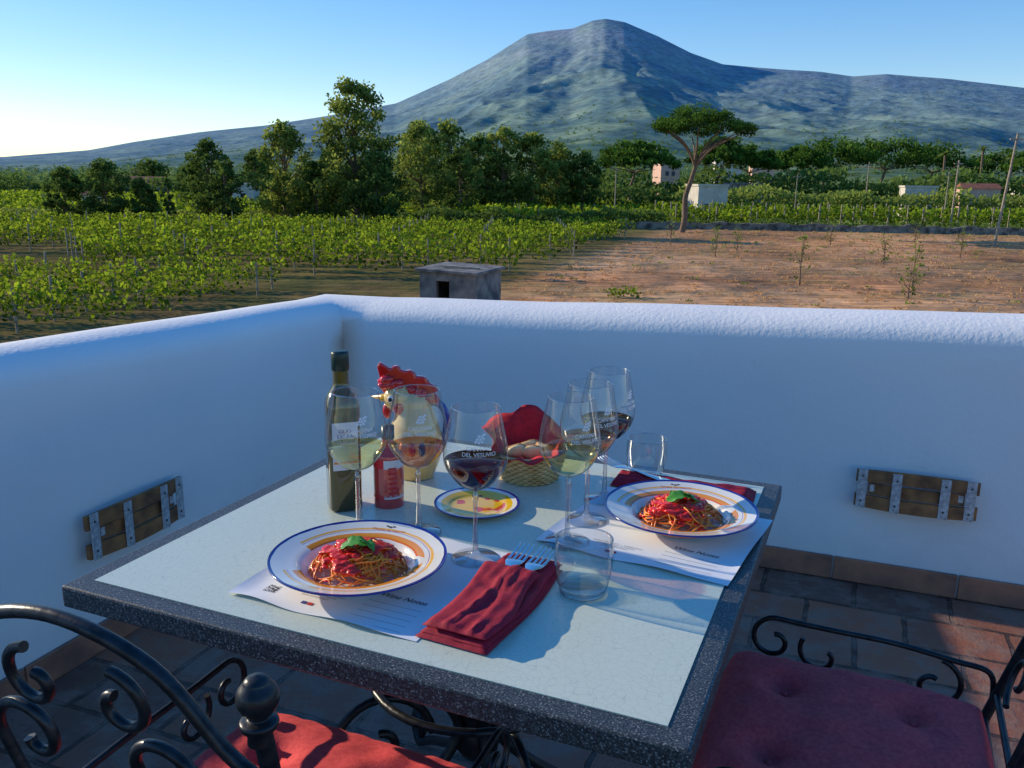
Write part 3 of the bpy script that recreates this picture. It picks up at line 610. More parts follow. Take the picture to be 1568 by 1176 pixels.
def chair(loc,yaw,seatz=.45,lean=.10,armz=.13,tall=.5,bar=.0085,fs=.75,w_=.46,d_=.44,cx=0):
    e=empty('wrought_iron_armchair');e.location=loc;e.rotation_euler=(0,0,yaw)
    for sx in (-1,1):
        tube('back_post',[[(sx*w_/2,-d_/2+.02,0),(sx*w_/2,-d_/2,seatz),(sx*w_/2,-d_/2-lean,seatz+tall-.03)]],bar*1.35,IRON,e)
        pz=seatz+tall-.03
        lathe('finial',[(a*fs,b*fs) for a,b in smoothprof([(.0145,-.030),(.0145,-.014),(.021,-.010),(.022,-.002),(.013,.002),(.013,.005),(.019,.012),(.0245,.024),(.023,.036),(.016,.046),(.0145,.049),(.010,.053),(0,.056)],4)],IRON,e,32,(sx*w_/2,-d_/2-lean,pz))
        tube('front_leg',[[(sx*w_/2,d_/2-.02,0),(sx*w_/2,d_/2-.02,seatz)]],bar*1.1,IRON,e)
        az=seatz+armz
        A=smoothprof([(-d_/2-.01,seatz+.025),(-d_/2+.0,seatz+.08),(-d_/2+.06,az-.01),(-d_/2+.16,az),(d_/2-.12,az),(d_/2-.03,az+.002)],6)
        A+=spiral(d_/2-.03,az-.045,.047,.012,math.pi/2,-math.pi*1.5)
        tube('arm',[[(sx*(w_/2+.015),q[0],q[1]) for q in A]],bar*.8,IRON,e)
        S=spiral(-d_/2+.085,az-.065,.052,.012,math.pi*.55,math.pi*2.4+.5)
        tube('arm_scroll',[[(sx*(w_/2+.015),q[0],q[1]) for q in S]],bar*.8,IRON,e)
        S=spiral(d_/2-.12,az-.055,.045,.012,math.pi*.2,-math.pi*1.2)
        tube('arm_scroll_front',[[(sx*(w_/2+.015),q[0],q[1]) for q in S]],bar*.75,IRON,e)
    tube('seat_frame',[[(-w_/2,-d_/2,seatz),(w_/2,-d_/2,seatz),(w_/2,d_/2,seatz),(-w_/2,d_/2,seatz)]],bar*1.1,IRON,e,cyc=True)
    def B(x_,z_):return (x_,-d_/2-lean*max(0,(z_-seatz))/tall,z_)
    top=seatz+tall
    arch=smoothprof([(-w_/2,top-.12),(-w_/2+.05,top-.09),(-.11,top-.01),(0,top+.02),(.11,top-.01),(w_/2-.05,top-.09),(w_/2,top-.12)],7)
    tube('back_arch',[[B(*q) for q in arch]],bar*1.1,IRON,e)
    for sx in (-1,1):
        c1=smoothprof([(sx*.012,seatz+.04),(sx*.03,seatz+.16),(sx*.11,seatz+.26),(sx*.135,seatz+.34)],6)
        sp=spiral(sx*.085,seatz+.35,.05,.012,0 if sx>0 else math.pi,(1.8*math.pi if sx>0 else -.8*math.pi))
        tube('back_scroll',[[B(*q) for q in c1+sp]],bar*.95,IRON,e)
        sp2=spiral(sx*.055,seatz+.43,.04,.01,math.pi/2,(math.pi/2-sx*1.9*math.pi))
        tube('back_scroll_top',[[B(*q) for q in sp2]],bar*.9,IRON,e)
        sp3=spiral(sx*.16,seatz+.12,.05,.012,-math.pi/2,-math.pi/2+sx*1.9*math.pi)
        tube('back_scroll_low',[[B(*q) for q in sp3]],bar*.8,IRON,e)
    tube('back_rail',[[B(-w_/2,seatz+.05),B(w_/2,seatz+.05)]],bar*.9,IRON,e)
    tube('stretcher',[[(-w_/2,-d_/2+.015,.16),(w_/2,-d_/2+.015,.16)],[(-w_/2,d_/2-.02,.16),(w_/2,d_/2-.02,.16)],[(-w_/2,-d_/2,.16),(-w_/2,d_/2-.02,.16)],[(w_/2,-d_/2,.16),(w_/2,d_/2-.02,.16)]],bar*.8,IRON,e)
    cushion(e,w_-.03,d_+cx,.04,(0,.005+cx/2,seatz+.018))
    return e
chair((-.312,1.02,0),ty+.02,.45,.09,bar=.0066)
chair((.575,1.225,0),ty+math.pi/2-.02,.45,.13,.10,bar=.0066,d_=.40,cx=.04)
# ---------------------------------------------------------------- tableware
TZ=.7502
GL=thinglass('clear_glass')
STM=thinglass('stem_glass',(.88,.9,.92),(.4,.43,.46),.22,.75,2,.3)
GLT=thinglass('tumbler_glass',(.94,.96,.96),(.36,.40,.43),.08,.85,2.2,.6)
WHT=pmat('white_print',(.85,.85,.85),rough=.6)
def liquid(name,c,g=.06):
    m,nt,out=newmat(name);t=N(nt,'ShaderNodeBsdfTransparent');t.inputs[0].default_value=rgb(c)
    gl=N(nt,'ShaderNodeBsdfGlossy');gl.inputs['Roughness'].default_value=.02;mx=N(nt,'ShaderNodeMixShader')
    lw=N(nt,'ShaderNodeLayerWeight');lw.inputs[0].default_value=.5;pw=N(nt,'ShaderNodeMath',operation='POWER');pw.inputs[1].default_value=4;nt.links.new(lw.outputs['Facing'],pw.inputs[0])
    ml=N(nt,'ShaderNodeMath',operation='MULTIPLY_ADD');ml.inputs[1].default_value=.4;ml.inputs[2].default_value=g;nt.links.new(pw.outputs[0],ml.inputs[0]);nt.links.new(ml.outputs[0],mx.inputs[0])
    nt.links.new(t.outputs[0],mx.inputs[1]);nt.links.new(gl.outputs[0],mx.inputs[2]);nt.links.new(mx.outputs[0],out.inputs[0]);return m
RED=liquid('red_wine',(.2,.008,.025));WHI=liquid('white_wine',(.97,.93,.6));ROS=liquid('rose_wine',(.97,.66,.46))
BP=smoothprof([(.0036,.112),(.006,.122),(.028,.134),(.047,.158),(.0535,.18),(.0515,.205),(.0455,.235),(.0395,.265)],5)
bz=np.array([q[1] for q in BP]);brr=np.array([q[0] for q in BP])
def wineglass(x_,y_,liq,lvl,yaw=0,logo=True):
    e=empty('wine_glass');e.location=(x_,y_,TZ);e.rotation_euler=(0,0,yaw)
    foot=[(.0,.0008),(.038,.0008),(.0402,.0018),(.0385,.003),(.02,.0055),(.008,.010),(.0046,.02),(.0038,.06),(.0038,.10),(.0055,.113),(0,.1215)]
    lathe('foot_and_stem',foot,STM,e,40)
    lathe('bowl',BP,GL,e,56)
    tube('rim',[[(.0395*math.cos(t),.0395*math.sin(t),.265) for t in np.linspace(0,6.283,49)[:-1]]],.0009,STM,e,2,cyc=True)
    zs=np.linspace(.1225,lvl,9);lp=[(0,.1222)]+[(float(np.interp(z_,bz,brr))*.975,float(z_)) for z_ in zs]+[(0,float(lvl))]
    lathe('wine',lp,liq,e,48)
    if logo:
        def fn(a,b,z0):
            z_=z0+b;rr=float(np.interp(z_,bz,brr))+.0005;th=a/rr-math.pi/2
            return Vector((rr*math.cos(th),rr*math.sin(th),z_))
        textmesh('logo_text','CANTINA\nDEL VESUVIO',.0095,WHT,e,lambda a,b:fn(a,b,.206))
        v=[];f=[]
        for (a,b) in [(0,0),(.005,.001),(-.005,.001),(.0025,.005),(-.0025,.005),(.0075,.006),(0,.0095),(.005,.010),(.009,.012)]:
            o_=len(v)
            for k in range(8):v.append(fn(a+.0023*math.cos(k*.785),b+.0023*math.sin(k*.785),.219))
            f.append(tuple(range(o_,o_+8)))
        mobj('logo_grapes',v,f,WHT,e)
    return e
wineglass(-.27,1.43,WHI,.168,.35);wineglass(-.165,1.448,ROS,.166,.2);wineglass(-.058,1.340,RED,.176,.15)
wineglass(.101,1.413,WHI,.168,.5);wineglass(.143,1.514,ROS,.166,.6);wineglass(.188,1.625,RED,.170,.9)
def tumbler(x_,y_,s=1):
    e=empty('water_glass');e.location=(x_,y_,TZ);e.scale=(s,s,s)
    out_=smoothprof([(.030,.0005),(.0345,.004),(.040,.02),(.0445,.045),(.0455,.065),(.0435,.09)],4)
    lathe('glass_wall',[(0,.0005)]+out_,GLT,e,48)
    lathe('glass_base',[(.0,.010),(.030,.0105),(.035,.012)],GLT,e,48)
    tube('rim',[[(.0435*math.cos(t),.0435*math.sin(t),.09) for t in np.linspace(0,6.283,49)[:-1]]],.0013,STM,e,2,cyc=True)
    tube('base_ring',[[(.0335*math.cos(t),.0335*math.sin(t),.005) for t in np.linspace(0,6.283,49)[:-1]]],.003,STM,e,2,cyc=True)
    return e
tumbler(.114,1.222,1.0);tumbler(.293,1.77,.95)
def platemat(kind):
    m,nt,out=newmat('plate_glaze_'+kind);p_=N(nt,'ShaderNodeBsdfPrincipled');nt.links.new(p_.outputs[0],out.inputs[0]);p_.inputs['Roughness'].default_value=.12;p_.inputs['Coat Weight'].default_value=.4
    tc=N(nt,'ShaderNodeTexCoord');sp=N(nt,'ShaderNodeSeparateXYZ');nt.links.new(tc.outputs['Object'],sp.inputs[0])
    n=N(nt,'ShaderNodeTexNoise');n.inputs['Scale'].default_value=25;nt.links.new(tc.outputs['Object'],n.inputs['Vector'])
    ln=N(nt,'ShaderNodeVectorMath',operation='LENGTH');cb=N(nt,'ShaderNodeCombineXYZ');nt.links.new(sp.outputs['X'],cb.inputs['X']);nt.links.new(sp.outputs['Y'],cb.inputs['Y']);nt.links.new(cb.outputs[0],ln.inputs[0])
    ma=N(nt,'ShaderNodeMath',operation='MULTIPLY_ADD');ma.inputs[1].default_value=.004;nt.links.new(n.outputs[0],ma.inputs[0]);nt.links.new(ln.outputs['Value'],ma.inputs[2])
    mr_=N(nt,'ShaderNodeMapRange');mr_.inputs[2].default_value=.15;nt.links.new(ma.outputs[0],mr_.inputs[0])
    cr=N(nt,'ShaderNodeValToRGB');cr.color_ramp.interpolation='CONSTANT';E=cr.color_ramp.elements
    W=(.82,.79,.72,1);BL=s2l(24,44,140);OR=s2l(238,150,40)
    if kind=='pasta':st_=[(0,W),(.62,s2l(226,104,44)),(.64,OR),(.71,W),(.755,s2l(150,110,160)),(.765,W),(.775,s2l(246,186,84)),(.805,W),(.915,BL)]
    else:st_=[(0,s2l(240,188,28)),(.48,W),(.535,BL)]
    E[0].position=0;E[0].color=st_[0][1];E[1].position=st_[1][0];E[1].color=st_[1][1]
    for a,b in st_[2:]:
        el=E.new(a);el.color=b
    nt.links.new(mr_.outputs[0],cr.inputs[0])
    if kind=='pasta':
        n3=N(nt,'ShaderNodeTexNoise');n3.inputs['Scale'].default_value=9;n3.inputs['Detail'].default_value=0;nt.links.new(tc.outputs['Object'],n3.inputs['Vector'])
        gt=N(nt,'ShaderNodeMath',operation='GREATER_THAN');gt.inputs[1].default_value=.41;nt.links.new(n3.outputs[0],gt.inputs[0])
        g2=N(nt,'ShaderNodeMath',operation='GREATER_THAN');g2.inputs[1].default_value=.127;nt.links.new(ln.outputs['Value'],g2.inputs[0])
        mxx=N(nt,'ShaderNodeMath',operation='MAXIMUM');nt.links.new(gt.outputs[0],mxx.inputs[0]);nt.links.new(g2.outputs[0],mxx.inputs[1])
        mi=N(nt,'ShaderNodeMix',data_type='RGBA');nt.links.new(mxx.outputs[0],mi.inputs[0]);mi.inputs[6].default_value=W;nt.links.new(cr.outputs[0],mi.inputs[7]);nt.links.new(mi.outputs[2],p_.inputs['Base Color'])
    else:
        n3=N(nt,'ShaderNodeTexNoise');n3.inputs['Scale'].default_value=28;n3.inputs['Detail'].default_value=1;nt.links.new(tc.outputs['Object'],n3.inputs['Vector'])
        gt=N(nt,'ShaderNodeMath',operation='GREATER_THAN');gt.inputs[1].default_value=.6;nt.links.new(n3.outputs[0],gt.inputs[0])
        l2=N(nt,'ShaderNodeMath',operation='LESS_THAN');l2.inputs[1].default_value=.055;nt.links.new(ln.outputs['Value'],l2.inputs[0])
        mxx=N(nt,'ShaderNodeMath',operation='MULTIPLY');nt.links.new(gt.outputs[0],mxx.inputs[0]);nt.links.new(l2.outputs[0],mxx.inputs[1])
        mi=N(nt,'ShaderNodeMix',data_type='RGBA');nt.links.new(mxx.outputs[0],mi.inputs[0]);nt.links.new(cr.outputs[0],mi.inputs[6]);mi.inputs[7].default_value=s2l(214,80,30);nt.links.new(mi.outputs[2],p_.inputs['Base Color'])
    return m
PM=platemat('pasta');PY=platemat('yellow')
PAST=pmat('spaghetti',s2l(252,150,30),s2l(244,100,14),60,.4,coat=.2)
SAUC=pmat('tomato_sauce',s2l(240,40,8),s2l(214,22,4),90,.3,.5,150,coat=.25,dist=.003)
BAS=pmat('basil',s2l(88,164,54),s2l(58,126,36),60,.45,.4,200,dist=.001)
INK=pmat('ink',(.03,.03,.035),rough=.8);INKR=pmat('ink_red',s2l(190,40,36),rough=.8);INKB=pmat('ink_blue',s2l(40,60,130),rough=.8);INKO=pmat('ink_orange',s2l(226,140,50),rough=.8);INKG=pmat('ink_grey',(.22,.22,.24),rough=.8)
def leaf(parent,loc,L_,W_,rot,curl=.3):
    v=[];f=[];n_=12;mw=6
    for i_ in range(n_+1):
        t=i_/n_;hw_=W_/2*math.sin(math.pi*t**.85)**.8
        for j_ in range(-mw//2,mw//2+1):
            s=j_/(mw/2);x_=L_*(t-.5);y_=hw_*s
            z_=-curl*L_*(t-.5)**2*1.6+abs(s)*W_*.18*math.sin(math.pi*t)+.0015*math.sin(t*22)*abs(s)
            v.append((x_,y_,z_))
    for i_ in range(n_):
        for j_ in range(mw):
            q=i_*(mw+1)+j_;f.append((q,q+mw+1,q+mw+2,q+1))
    o=mobj('basil_leaf',v,f,BAS,parent,True,loc,rot);md=o.modifiers.new('s','SOLIDIFY');md.thickness=.0006
    return o
def pasta_plate(x_,y_,yaw,seed):
    st=random.Random(seed)
    e=empty('pasta_plate');e.location=(x_,y_,TZ+.0012);e.rotation_euler=(0,0,yaw)
    o_=smoothprof([(0,.006),(.05,.006),(.072,.009),(.084,.018),(.092,.0255),(.115,.031),(.137,.0365),(.1405,.0378)],5)
    under=[(.1405,.0345),(.115,.0265),(.088,.019),(.072,.004),(.060,.0),(.055,.0),(.054,.003),(0,.003)]
    lathe('plate',o_+under,PM,e,96)
    def rimz(r_):return float(np.interp(r_,[q[0] for q in o_],[q[1] for q in o_]))+.0005
    v=[];f=[]
    for (a,b,s) in [(0,.1235,.0035),(.006,.1255,.003),(-.006,.1255,.003)]:
        k0=len(v)
        for k in range(8):
            xx=a+s*math.cos(k*.785);yy=b+s*.6*math.sin(k*.785);v.append((xx,yy,rimz(math.hypot(xx,yy))))
        f.append(tuple(range(k0,k0+8)))
    mobj('rim_emblem',v,f,INK,e)
    def tf(a,b):
        yy=b+.112;return Vector((a,yy,rimz(math.hypot(a,yy))))
    textmesh('rim_text','Cantina del Vesuvio',.0075,INKR,e,tf,shear=.3)
    R_=.078
    def hm(x,y):
        q=math.hypot(x,y)/R_;return .010+.036*max(0,1-q*q)**.75
    P=[]
    for k in range(170):
        cx,cy=st.gauss(0,.025),st.gauss(0,.025);ra=st.uniform(.012,.052);a0=st.uniform(0,6.28);span=st.uniform(1.5,5);dz=st.uniform(-.008,.004);ecc=st.uniform(.6,1);ph=st.uniform(0,3)
        pts=[]
        for t in np.linspace(0,1,26):
            a=a0+span*t;px=cx+ra*math.cos(a)*(1+.15*math.sin(3*a+ph));py=cy+ra*ecc*math.sin(a)
            q=math.hypot(px,py)
            if q>R_*1.02:px*=R_*1.02/q;py*=R_*1.02/q
            pts.append((px,py,max(.0085,hm(px,py)+dz+.004*math.sin(a*2+ph))))
        P.append(pts)
    tube('spaghetti',P,.0015,PAST,e,2)
    for k in range(60):
        a=st.uniform(0,6.28);q=st.random()**.6*.056;px,py=q*math.cos(a),q*math.sin(a)
        s=st.uniform(.005,.013);ico('sauce',s,SAUC,e,(px,py,hm(px,py)+.0018),(1.2,1,.5),3,.7,9)
    for k in range(18):
        a=st.uniform(0,6.28);q=st.uniform(.055,.077);px,py=q*math.cos(a),q*math.sin(a)
        ico('sauce_drop',st.uniform(.003,.006),SAUC,e,(px,py,max(.009,hm(px,py))),(1.3,1,.5),2,.4,7)
    leaf(e,(-.004,-.006,.057),.054,.032,(.1,-.15,.2),.35);leaf(e,(.014,.004,.056),.040,.022,(-.35,.15,-.5),.4);leaf(e,(-.012,.010,.055),.032,.018,(.3,.1,1.3),.4)
    return e
pasta_plate(-.241,1.268,-.28,5);pasta_plate(.316,1.497,-.1,11)
e=empty('small_yellow_plate');e.location=(-.065,1.572,TZ)
lathe('plate',smoothprof([(0,.004),(.045,.004),(.058,.007),(.080,.012),(.0835,.0125)],4)+[(.0835,.0105),(.058,.003),(.045,.0005),(0,.0015)],PY,e,64)
PAP=pmat('paper',(.80,.81,.84),(.76,.77,.81),3,.8)
def placemat(cs,z,name='paper_placemat',bits=True):
    e=empty(name);a=Vector(cs[0]+(0,));b=Vector(cs[1]+(0,));d=Vector(cs[2]+(0,))
    ux=(b-a);uy=(d-a);W_=ux.length;H_=uy.length
    yaw=math.atan2(ux.y,ux.x);e.location=(a.x,a.y,TZ+z);e.rotation_euler=(0,0,yaw)
    n_=24;v=[];f=[]
    for i_ in range(n_+1):
        for j_ in range(n_+1):
            u=i_/n_;w=j_/n_;edge=max(abs(u-.5),abs(w-.5))*2
            v.append((u*W_,w*H_+.002*math.sin(u*14),.0004+.005*max(0,(edge-.84)/.16)**2*(.5+.5*math.sin(u*11+w*7))))
    for i_ in range(n_):
        for j_ in range(n_):
            q=i_*(n_+1)+j_;f.append((q,q+n_+1,q+n_+2,q+1))
    mobj('sheet',v,f,PAP,e,True)
    if bits:
        Z_=.0012
        textmesh('title','Wine Notes',.016,INK,e,loc=(W_*.76,H_*.30,Z_+.0003),shear=.35)
        lines=[]
        for k in range(5):
            yy=H_*.24-k*.016
            lines.append([(W_*.62,yy,Z_),(W_*.90,yy,Z_)])
        tube('note_lines',lines,.0002,INKG,e,1)
        st=random.Random(3);v=[];f=[]
        for i_ in range(13):
            for j_ in range(13):
                if st.random()<.5:
                    s=.0016;x0=W_*.12+i_*s;y0=H_*.10+j_*s;q=len(v);v+=[(x0,y0,Z_),(x0+s,y0,Z_),(x0+s,y0+s,Z_),(x0,y0+s,Z_)];f.append((q,q+1,q+2,q+3))
        mobj('qr_code',v,f,INK,e)
        for k,(mt,dx) in enumerate([(INKB,0),(INKR,.011)]):
            box('stamp',(.009,.007,.0004),mt,e,(W_*.37+dx,H_*.085,Z_))
        textmesh('small_text','cantina del vesuvio  -  tasting menu\nvia panoramica 12, trecase\nwww.winetasting.it',.0065,INKG,e,loc=(W_*.38,H_*.19,Z_))
    return e
placemat([(-.43,1.200),(-.128,1.066),(-.30,1.49)],.0005)
placemat([(.045,1.413),(.345,1.247),(.185,1.695)],.0005)
NAP=pmat('burgundy_napkin',s2l(172,10,48),s2l(144,6,38),200,.8,.35,900,dist=.0008)
def napkin(a,b,wid,layers=3,h0=.0045,seed=1,zoff=0,fan=.004,short=0,gap=0):
    a=Vector(a);b=Vector(b);e=empty('folded_napkin');d=b-a;L_=d.length
    e.location=(a.x,a.y,TZ+zoff);e.rotation_euler=(0,0,math.atan2(d.y,d.x))
    st=random.Random(seed)
    for l in range(layers):
        nx,ny=60,22;v=[];f=[];off=st.uniform(-fan,fan)*2;sk_=st.uniform(-.02,.02);L2=L_-l*.008;W2=wid-l*.005
        if l==layers-1:L2-=short
        for s in (1,0):
            for i_ in range(nx+1):
                for j_ in range(ny+1):
                    u=i_/nx;w=j_/ny*2-1
                    ed=(max(0,1-abs(w)**8)*max(0,1-abs(2*u-1)**24))**.4
                    base=l*h0+(gap*u if l==layers-1 else 0)
                    cr_=.0038*mn.noise(Vector((u*9,w*1.3,seed+l*.4)))+.003*mn.noise(Vector((u*4+w*2.5,w*3,seed)))
                    fold=(.004*math.exp(-((w-.35+.5*u)/.09)**2)+.003*math.exp(-((w+.45-.2*u)/.07)**2))*(l==layers-1)
                    if s: z_=base+(h0*ed)+ (cr_+fold)*(.4+.6*l/max(1,layers-1))*ed+.0006
                    else: z_=base+.0004
                    v.append((l*.004+off+u*L2,w*W2/2*(1+.05*math.sin(u*7+seed+l))+sk_*(u-.5)*.5+.006*math.sin(u*5+seed),z_))
            o_=0 if s else (nx+1)*(ny+1)
            for i_ in range(nx):
                for j_ in range(ny):
                    q=o_+i_*(ny+1)+j_;t=(q,q+ny+1,q+ny+2,q+1);f.append(t if s else t[::-1])
        mobj('fold_layer',v,f,NAP,e,True)
    return e
napkin((-.078,1.060),(.046,1.318),.112,4,.0055,3,.002,short=.055,gap=.006)
napkin((.225,1.735),(.497,1.632),.075,3,.005,8,.002)
STEEL=pmat('stainless_steel',(.78,.78,.79),rough=.2,metal=1)
def fork(loc,yaw,tilt=0):
    e=empty('fork');e.location=loc;e.rotation_euler=(0,tilt,yaw);e.scale=(1.05,1.15,1)
    def strip(nm,pts,th=.0016):
        v=[];f=[]
        for q,(x_,hw_,z_,yc) in enumerate(pts):
            v+=[(x_,yc-hw_,z_),(x_,yc+hw_,z_),(x_,yc+hw_,z_-th),(x_,yc-hw_,z_-th)]
            if q:
                b=q*4;a=b-4
                for s in range(4):f.append((a+s,a+(s+1)%4,b+(s+1)%4,b+s))
        f+=[(0,3,2,1),tuple(len(v)-4+k for k in range(4))];o=mobj(nm,v,f,STEEL,e,True)
        md=o.modifiers.new('b','BEVEL');md.width=.0004;md.segments=2
    strip('handle_and_neck',[(-.12,.009,0,0),(-.09,.010,.0,0),(-.04,.006,.000,0),(-.01,.0035,.001,0),(.01,.0035,.001,0),(.022,.008,.000,0),(.032,.0125,-.001,0),(.042,.0135,-.0012,0)])
    for k in range(4):
        yc=-.0112+k*.00747
        strip('tine',[(.0415,.0023,-.0012,yc),(.06,.0019,0,yc),(.078,.0016,.004,yc*.97),(.088,.0007,.0075,yc*.96)])
fy=math.atan2(.258,.124)
fork((-.008,1.248,TZ+.0235),fy+.02,-.03);fork((.022,1.234,TZ+.0235),fy-.04,-.03)
fork((.262,1.742,TZ+.024),2.3,0)
LBL=pmat('label_paper',(.66,.68,.72),(.58,.60,.64),8,.7)
CAP=pmat('dark_cap',(.01,.03,.02),rough=.35)
def sqlathe(name,prof,mat,parent,pw=5,seg=48):
    v=[];f=[]
    for r_,z_,sq in prof:
        for i_ in range(seg):
            a=2*math.pi*i_/seg;c,s=math.cos(a),math.sin(a);n_=2+(pw-2)*sq
            k_=1/((abs(c)**n_+abs(s)**n_)**(1/n_));v.append((r_*k_*c,r_*k_*s,z_))
    for j_ in range(len(prof)-1):
        for i_ in range(seg):
            k=(i_+1)%seg;f.append((j_*seg+i_,j_*seg+k,(j_+1)*seg+k,(j_+1)*seg+i_))
    return mobj(name,v,f,mat,parent,True)
e=empty('olive_oil_bottle');e.location=(-.322,1.568,TZ);e.rotation_euler=(0,0,.35)
OG=pmat('dark_bottle_glass',s2l(92,78,14),s2l(40,36,10),5,.05,coat=.8,detail=1)
pr=[(0,.002,1),(.028,.001,1),(.0315,.006,1),(.0315,.20,1),(.0305,.212,.9),(.024,.228,.5),(.016,.240,0),(.0145,.25,0),(.0145,.281,0)]
sqlathe('glass_body',pr,OG,e)
sqlathe('cap',[(.0148,.272,0),(.0165,.273,0),(.0165,.305,0),(.015,.308,0),(0,.308,0)],CAP,e)
v=[];f=[]
for k in range(13):
    x_=-.024+.048*k/12;v+=[(x_,-.0322+.0006*abs(x_/.024)**6,.085),(x_,-.0322+.0006*abs(x_/.024)**6,.178)]
    if k:f.append((2*k-2,2*k,2*k+1,2*k-1))
mobj('front_label',v,f,LBL,e,True)
textmesh('label_text','OLIO\nEXTRA\nVERGINE',.010,INKB,e,lambda a,b:Vector((a,-.0327,.158+b)))
box('label_band',(.044,.0006,.004),INKO,e,(0,-.0325,.10))
e=empty('vinegar_bottle');e.location=(-.238,1.585,TZ)
PNK=pmat('pink_vinegar',s2l(206,80,76),s2l(176,56,58),6,.1,coat=.6)
lathe('body',smoothprof([(0,.001),(.026,.001),(.029,.006),(.029,.095),(.024,.108),(.013,.120),(.011,.14)],4),PNK,e)
lathe('cap',[(.0125,.135),(.0125,.16),(0,.161)],CAP,e,24)
def arc(nm,r_,z0,z1,a0,a1,mat):
    v=[];f=[]
    for k,a in enumerate(np.linspace(a0,a1,20)):
        v+=[(r_*math.cos(a),r_*math.sin(a),z0),(r_*math.cos(a),r_*math.sin(a),z1)]
        if k:f.append((2*k-2,2*k,2*k+1,2*k-1))
    mobj(nm,v,f,mat,e,True)
arc('label_white',.0293,.02,.098,-1.75,0.1,LBL);arc('label_red',.0293,.02,.098,-3.1,-1.75,pmat('label_red',s2l(214,36,50),rough=.5))
for k in range(6):arc('label_print',.0295,.03+k*.010,.0335+k*.010,-1.45,-.9,INKR)
CRM=pmat('cream_ceramic',s2l(232,204,140),s2l(220,184,112),12,.15,coat=.5)
RCE=pmat('red_ceramic',s2l(224,34,30),s2l(196,16,20),30,.12,coat=.8)
YCE=pmat('yellow_ceramic',s2l(226,170,50),rough=.2);BCE=pmat('blue_ceramic',s2l(24,60,150),rough=.15,coat=.5)
e=empty('ceramic_rooster_jug');e.location=(-.205,1.755,TZ)
lathe('body',smoothprof([(0,.001),(.036,.001),(.04,.006),(.052,.035),(.06,.07),(.056,.10),(.045,.13),(.036,.155),(.030,.175),(.0,.20)],5),CRM,e)
ico('head',.032,CRM,e,(-.032,-.004,.172),(1.05,.85,.95))
tube('neck',[smoothprof([(0,0,.10),(-.010,0,.14),(-.026,-.002,.17)],5)],.034,CRM,e,6,taper=(1.1,.8))
v=[];f=[]
for k in range(12):
    a=k*math.pi/6;v.append((-.058,.010*math.cos(a)-.004,.172+.011*math.sin(a)))
v.append((-.092,-.006,.176));f=[(k,(k+1)%12,12) for k in range(12)]
mobj('beak',v,f,YCE,e,True)
def poly_ext(nm,pts,th,mat,yc=0,bv=.004):
    n_=len(pts);v=[(a,yc-th/2,b) for a,b in pts]+[(a,yc+th/2,b) for a,b in pts]
    f=[tuple(range(n_)),tuple(reversed(range(n_,2*n_)))]+[(k,n_+k,n_+(k+1)%n_,(k+1)%n_) for k in range(n_)]
    o=mobj(nm,v,f,mat,e,False);md=o.modifiers.new('b','BEVEL');md.width=bv;md.segments=3;md.limit_method='NONE'
comb=[(-.060,.190),(-.072,.215),(-.078,.240),(-.072,.250),(-.060,.243),(-.050,.236),(-.044,.241),(-.034,.243),(-.028,.234),(-.018,.231),(-.008,.234),(0,.228),(.004,.220),(.014,.221),(.024,.218),(.029,.209),(.036,.204),(.046,.200),(.050,.190),(.040,.176),(.020,.160),(.0,.160),(-.03,.178)]
poly_ext('comb',comb,.016,RCE)
rs=random.Random(4)
for k in range(34):
    t=rs.random();bx=-.066+.108*t;bz_=.190+.045*(1-t)*rs.random()-.018*t
    ico('comb_lobe',rs.uniform(.008,.013),RCE,e,(bx,-.004+rs.choice([-1,1])*.008,bz_),(1.2,.8,.9),2,.5,8)
for s in (-1,1):
    ico('eye_white',.0085,pmat('eye_white',(.8,.8,.78),rough=.2),e,(-.046,s*.022-.004,.175),(1,.5,1),2);ico('eye_pupil',.0045,INK,e,(-.048,s*.0265-.004,.175),(1,.4,1),2)
ico('wattle',.014,RCE,e,(-.058,-.006,.146),(.7,.6,1.3),2);ico('cheek',.012,RCE,e,(-.030,-.028,.156),(1,.4,1.2),2)
tube('tail_handle',[smoothprof([(.03,0,.165),(.055,0,.158),(.068,0,.125),(.062,0,.08),(.050,0,.06)],6)],.008,BCE,e,4)
for k in range(7):
    a=-math.pi/2+(k-3)*.35;ico('painted_feather',.010,[RCE,BCE,YCE][k%3],e,(.0575*math.cos(a),.0575*math.sin(a),.075),(.8,.8,1.6),2)
WIC=pmat('wicker',s2l(230,196,140),s2l(200,160,100),50,.7,.4,200,dist=.001)
e=empty('bread_basket');e.location=(.040,1.755,TZ);e.scale=(1.1,1.1,1.05)
nr_=22
def br_(z_):return .052+.016*(z_/.055)
P=[]
for l in range(11):
    z_=.003+l*.0051
    P.append([((br_(z_)+.0032*math.cos(math.pi*(k/4+l)))*math.cos(2*math.pi*k/(nr_*8)),(br_(z_)+.0032*math.cos(math.pi*(k/4+l)))*math.sin(2*math.pi*k/(nr_*8)),z_) for k in range(nr_*8)])
tube('weave',P,.0025,WIC,e,2,cyc=True)
tube('ribs',[[(br_(0)*math.cos(a),br_(0)*math.sin(a),0.001),(br_(.056)*math.cos(a),br_(.056)*math.sin(a),.058)] for a in np.linspace(0,2*math.pi,nr_*2,endpoint=False)],.0014,WIC,e,1)
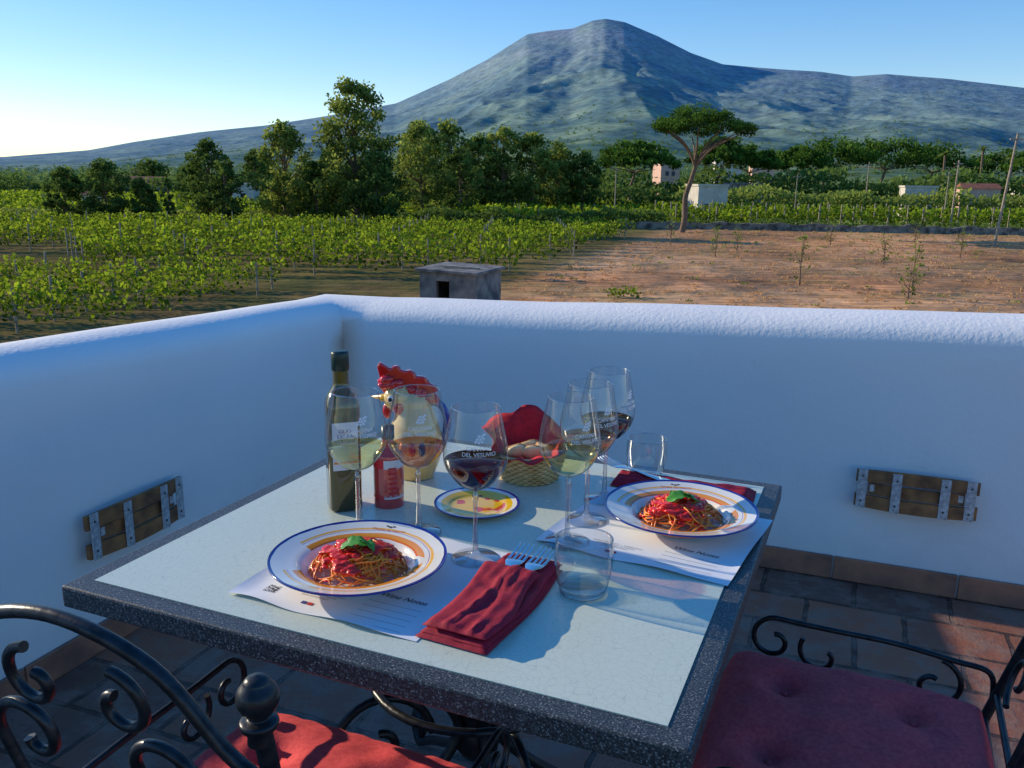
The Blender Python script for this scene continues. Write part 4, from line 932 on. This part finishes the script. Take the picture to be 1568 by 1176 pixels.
rimp=[[((.070+.0016*math.cos(k*.9+ph))*math.cos(2*math.pi*k/120),(.070+.0016*math.cos(k*.9+ph))*math.sin(2*math.pi*k/120),.058+.0022*math.sin(k*.9+ph)) for k in range(120)] for ph in (0,2.1,4.2)]
tube('rim_braid',rimp,.002,WIC,e,2,cyc=True)
lathe('base',[(0,.002),(.052,.002)],WIC,e,32)
RN=pmat('red_cloth',s2l(212,18,34),s2l(186,10,28),100,.75,.2,600,dist=.0008)
v=[];f=[];na_=140;nrr=20
for i_ in range(nrr+1):
    t=i_/nrr
    for k in range(na_):
        a=2*math.pi*k/na_
        hi=.030+.062*max(0,math.cos(a-2.0))**1.2+.030*max(0,math.cos(a+.1))
        r_=.010+t*(.048+.020*t)+ t*t*.008*math.sin(a*5+1)+t*t*.004*math.sin(a*11+.5)
        z_=.018+t**1.8*(.02+hi)+t*t*.006*math.sin(a*4+2)+t*t*.003*math.sin(a*9)+.004*mn.noise(Vector((math.cos(a)*4,math.sin(a)*4,t*5)))
        if t>.85 :r_+=(t-.85)*.06*(1+math.sin(a*3));z_-=(t-.85)*.05*(1+math.sin(a*3))
        v.append((r_*math.cos(a),r_*math.sin(a),z_))
for i_ in range(nrr):
    for k in range(na_):
        f.append((i_*na_+k,i_*na_+(k+1)%na_,(i_+1)*na_+(k+1)%na_,(i_+1)*na_+k))
o=mobj('cloth_lining',v,f,RN,e,True);md=o.modifiers.new('s','SOLIDIFY');md.thickness=.0012
CRU=pmat('bread_crust',s2l(178,120,66),s2l(214,168,110),30,.8,.5,80,dist=.003);CRB=pmat('bread_crumb',s2l(232,210,166),s2l(214,188,140),60,.9,.6,120,dist=.003)
for k,(dx,dy,rz) in enumerate([(-.022,-.016,.3),(.006,-.022,-.1),(.028,-.010,-.5),(.002,.010,.2)]):
    ico('bread_slice',.026,CRU,e,(dx,dy,.060),(1,.38,.72),3,.25,6,(0.35,.1,rz));ico('bread_crumb',.0235,CRB,e,(dx,dy-.006,.061),(1,.3,.72),3,.2,6,(0.35,.1,rz))
